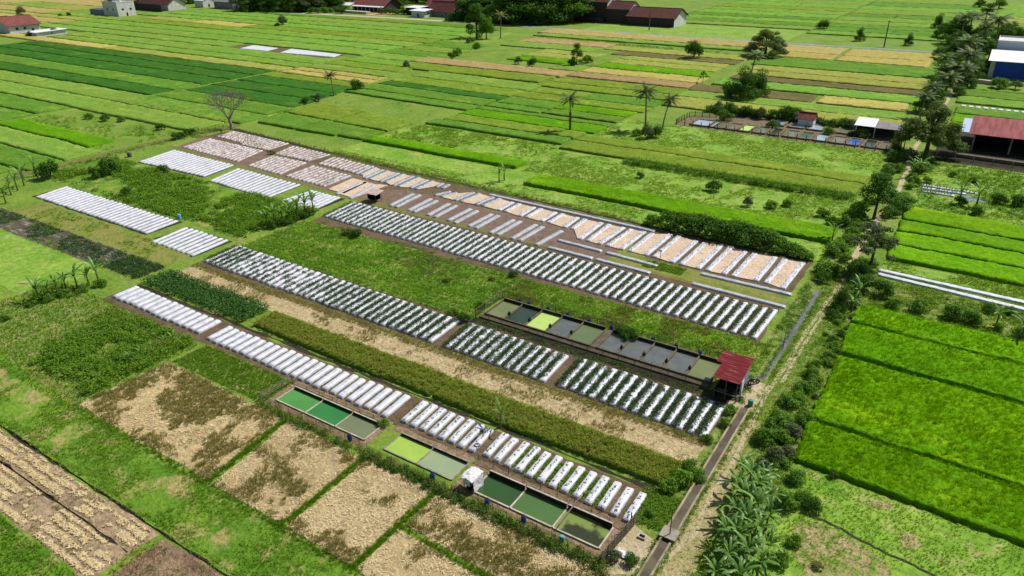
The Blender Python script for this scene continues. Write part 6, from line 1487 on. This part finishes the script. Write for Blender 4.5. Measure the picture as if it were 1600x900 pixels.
weeds(scatter(900, -150, -98, 158, 176, 7, .52), .6, .6, 14, .28, LF_LIGHT, 'weeds on the meadow left of the lone palm')
weeds(scatter(700, -268, -206, 106, 129, 7, .52), .7, .6, 14, .34, LF_LIGHT, 'weeds in the unplanted rice plot at the left')
weeds(np.concatenate([line_pts((-205, 156), (-232, 330), 300, 1.2)]), .8, .7, 14, .36, LF_WEED, 'weeds along the grassy lane through the rice')
weeds(np.concatenate([line_pts((-201, 90), (-200, 140), 160, 1.2)]), .6, .6, 14, .3, LF_WEED, 'weeds on the grassy ridge left of the beds')
weeds(np.concatenate([line_pts((-216, 197), (-98, 197), 10, 1.0), line_pts((-214, 186), (-100, 190), 10, 1.2), line_pts((-190, 303), (-98, 297), 240, 1.6), line_pts((-225, 372), (-110, 366), 300, 3)]), .9, .9, 14, .4, LF_MID, 'weed strips between the far ripening fields')
weeds(np.concatenate([line_pts((-205, 142), (-150, 139), 120, .5), line_pts((-150, 138.6), (-56, 133.2), 340, .4)]), .4, .5, 14, .22, LF_OLIVE, 'brown weeds along the dark top ditch')
weeds(scatter(420, -45.5, -38, 113, 116, None), .3, .3, 14, .18, LF_WEED, 'bright grass plot between the long grey beds')
weeds(scatter(520, -21.5, -17.4, 54, 59.4, None), .36, .34, 16, .15, LF_WEED, 'bright vegetable leaves beside the last white bed')
weeds(scatter(1700, -200, -131, 60.6, 66.2, 4, .46), .5, .5, 16, .2, LF_CHILI, 'dark plants in the neglected plot at the left edge')
weeds(scatter(700, -130, -119.5, 60.6, 66.4, None), .42, .5, 16, .2, LF_CHILI, 'dark plants in the small square plot left of the leafy crop')
weeds(scatter(1800, -119, -18, 27.2, 33.6, 6, .5), .32, .3, 12, .14, LF_WEED, 'low weeds on the green strip below the stubble')
weeds(scatter(1200, -90, -61, 5, 18.6, 4, .4), .34, .4, 16, .15, LF_WEED, 'green weeds in the bottom left corner')
weeds(scatter(420, -128, -70, 28, 47, 7, .58), .4, .5, 14, .16, LF_MID, 'darker weeds at the edge of the left plots')
# grass
def grass(P, label, mat=BL_GRASS, h=.22, sp=.16, nb=6, wd=.05): tufts('grass', P, h, sp, nb, wd, mat, label, 'grass')
P = scatter(9000, -15.8, -8.7, 40, 128); P = P[(P[:, 0] > -13.4+.02*(60-P[:, 1])) | (P[:, 1] > 74) | (rng.random(len(P)) < .25)]
grass(np.concatenate([P, scatter(9000, -8.6, 22, 50, 71.5, 5, .42, .3)]), 'short grass on the track verge and the lower meadow')
grass(scatter(16000, -119, -18, 27, 33.6, 6, .5, .2), 'grass on the strip below the stubble plots')
grass(np.concatenate([scatter(9000, -131, -90, 33, 53), scatter(4000, -89, -70, 47.2, 52.8), scatter(5000, -90, -61, 5, 18.8)]), 'grass on the left corner plots', BL_WEEDG, .3)
grass(np.concatenate([scatter(15000, -116, -60, 80.6, 97)]), 'bright grass behind the long middle beds', BL_WEEDG, .22)
grass(np.concatenate([scatter(4000, -60, -18, 89, 97, 4, .56)]), 'dry grass behind the netted ponds', BL_DRY, .34)
grass(scatter(9000, -60, -17.5, 88.6, 97.2), 'fresh grass behind the netted ponds', BL_GRASS, .22)
# straw and stubble
for q in STP:
    P = scatter_poly(9000, q); tufts('straw', P, .12, .38, 4, .05, BL_STRAW, 'pale cut straw lying on the %s stubble plot' % ['largest left', 'second', 'third', 'far right', 'bottom right'][STP.index(q)], 'straw', lean=(.18, .12))
    P = scatter_poly(5200 if q is STP[0] else 2600, q, 4.2, .47 if q is STP[0] else .56, .12); tufts('dry_weeds', P, .4, .4, 10, .09, BL_OLIVE, 'olive regrowth clumps on the %s stubble plot' % ['largest left', 'second', 'third', 'far right', 'bottom right'][STP.index(q)], 'dry weeds')
P = scatter(9000, -116, -18.5, 65.6, 69.8); tufts('straw', P, .14, .34, 4, .05, BL_STRAW, 'straw littering the long strip above the mature rice', 'straw', lean=(.12, .1))
P = np.concatenate([scatter(5200, -116, -18.5, 65.4, 69.9, 3.2, .53, .08), scatter(2600, -116, -18.5, 69.2, 70.6)]); tufts('dry_weeds', P, .36, .26, 8, .05, BL_OLIVE, 'olive weeds on the long straw strip', 'dry weeds')
LIE = leaf_mat('lying_straw', (216, 188, 132), (248, 228, 180), rough=.9, spec=.05, trans=.1)
def wisps(P, label, size=.55, z=.075, mat=None):
    n = len(P); C = np.concatenate([P, z+rng.random((n, 1))*.09], -1); nr = np.tile(np.array([[0, 0, 2.2]]), (n, 1))
    stuff('straw', [leaf_arrays(C, size, asp=.2, nrm=nr)], mat or LIE, label, 'straw')
P = scatter(30000, -110, -61.2, 19.3, 26.0); yy = (P[:, 1]-19.4)/1.15+.5*(fbm(P[:, 0], P[:, 1], 3.)-.5)
P = P[(np.abs(yy-np.round(yy)) < .3) & (fbm(P[:, 0], P[:, 1]*1.6, 2.6) > .42) & (np.abs(P[:, 1]-23.1) > .3)]
wisps(P, 'straw swaths lying in rows on the bottom left plots')
P = np.concatenate([scatter(5000, -61, -30, 12, 25.8, 2, .46), scatter(2600, -130, -61.4, 19.3, 26, 1.8, .55)]); tufts('dry_weeds', P, .2, .2, 7, .04, BL_DRY, 'dry stalks on the brown bottom plot', 'dry weeds')
P = line_pts((-89.5, 40.5), (-89.5, 40.6), 1, .1)
G_ = np.concatenate([line_pts(a, b, 420, .25) for a, b in (((-63, 33.6), (-64.6, 46.6)), ((-50.8, 33.6), (-51, 46.4)), ((-40.7, 33.6), (-40.5, 46.8)), ((-40.6, 40.2), (-18, 39.2)), ((-90, 33.8), (-18, 33.4)), ((-90, 33.8), (-18, 33.4)))])
tufts('grass', G_, .34, .22, 9, .06, BL_WEEDG, 'green grass ridges between the stubble plots', 'grass')
# dead leaf litter row of white plot markers far right
tm = MB()
for i in range(14):
    x, y = -6+2.1*i, 289.5-.12*i
    tm.box(x, x+1.2, y, y+2.2, 0, .5)
    o = None
for i in range(14):
    m = MB(); m.box(0, 1.25, 0, 2.4, 0, .5); o = m.build('planting_bed', PLAS, None, (-6.2+2.15*i, 289.2-.12*i, 0)); set_props(o, '%s short white bed from the left below the right hand rice' % ordw(i+1), 'planting bed', 'short white beds by the right rice')
for (a0_, a1_, b0_, b1_, n, lab) in ((-150, -18, 133, 151, 7000, 'grass tufts before the dark green rice strip'), (-97, -18, 151, 172, 7000, 'grass tufts on the meadow behind the dark green rice strip'), (-96, -18.5, 191.5, 216, 6000, 'grass tufts on the bright meadow below the far ponds'), (-8.6, 30, 118, 139, 5000, 'grass tufts around the long white beds'), (-8.8, 40, 172, 214, 5000, 'grass tufts before the open barn'), (-150, -98, 158, 176.6, 4000, 'grass tufts left of the lone palm')):
    P = scatter(n*2, a0_, a1_, b0_, b1_, 6, .48, .2)
    if b0_ == 133: P = P[P[:, 1] < 140.9]
    tufts('grass', P, .2, .5, 5, .14, leaf_mat('meadow_blades', (106, 158, 46), (162, 188, 84), rough=.7, trans=.5), lab, 'grass')
P = np.concatenate([scatter(900, -130, -61.4, 19.2, 26.2, 1.6, .5), scatter(500, -61, -40, 14, 26, 2, .45)]); C, d = clump_points(P, .3, .22, 16, 0); stuff('dry_weeds', [leaf_arrays(C, .12)], LF_OLIVE, 'olive weeds between the straw swaths at the bottom left', 'dry weeds')
for k, q in enumerate(STP):
    P = scatter_poly(9000, q, 3.0, .46, .3); wisps(P, 'bleached straw wisps on the %s stubble plot' % ['largest left', 'second', 'third', 'far right', 'bottom right'][k], .46, .05)
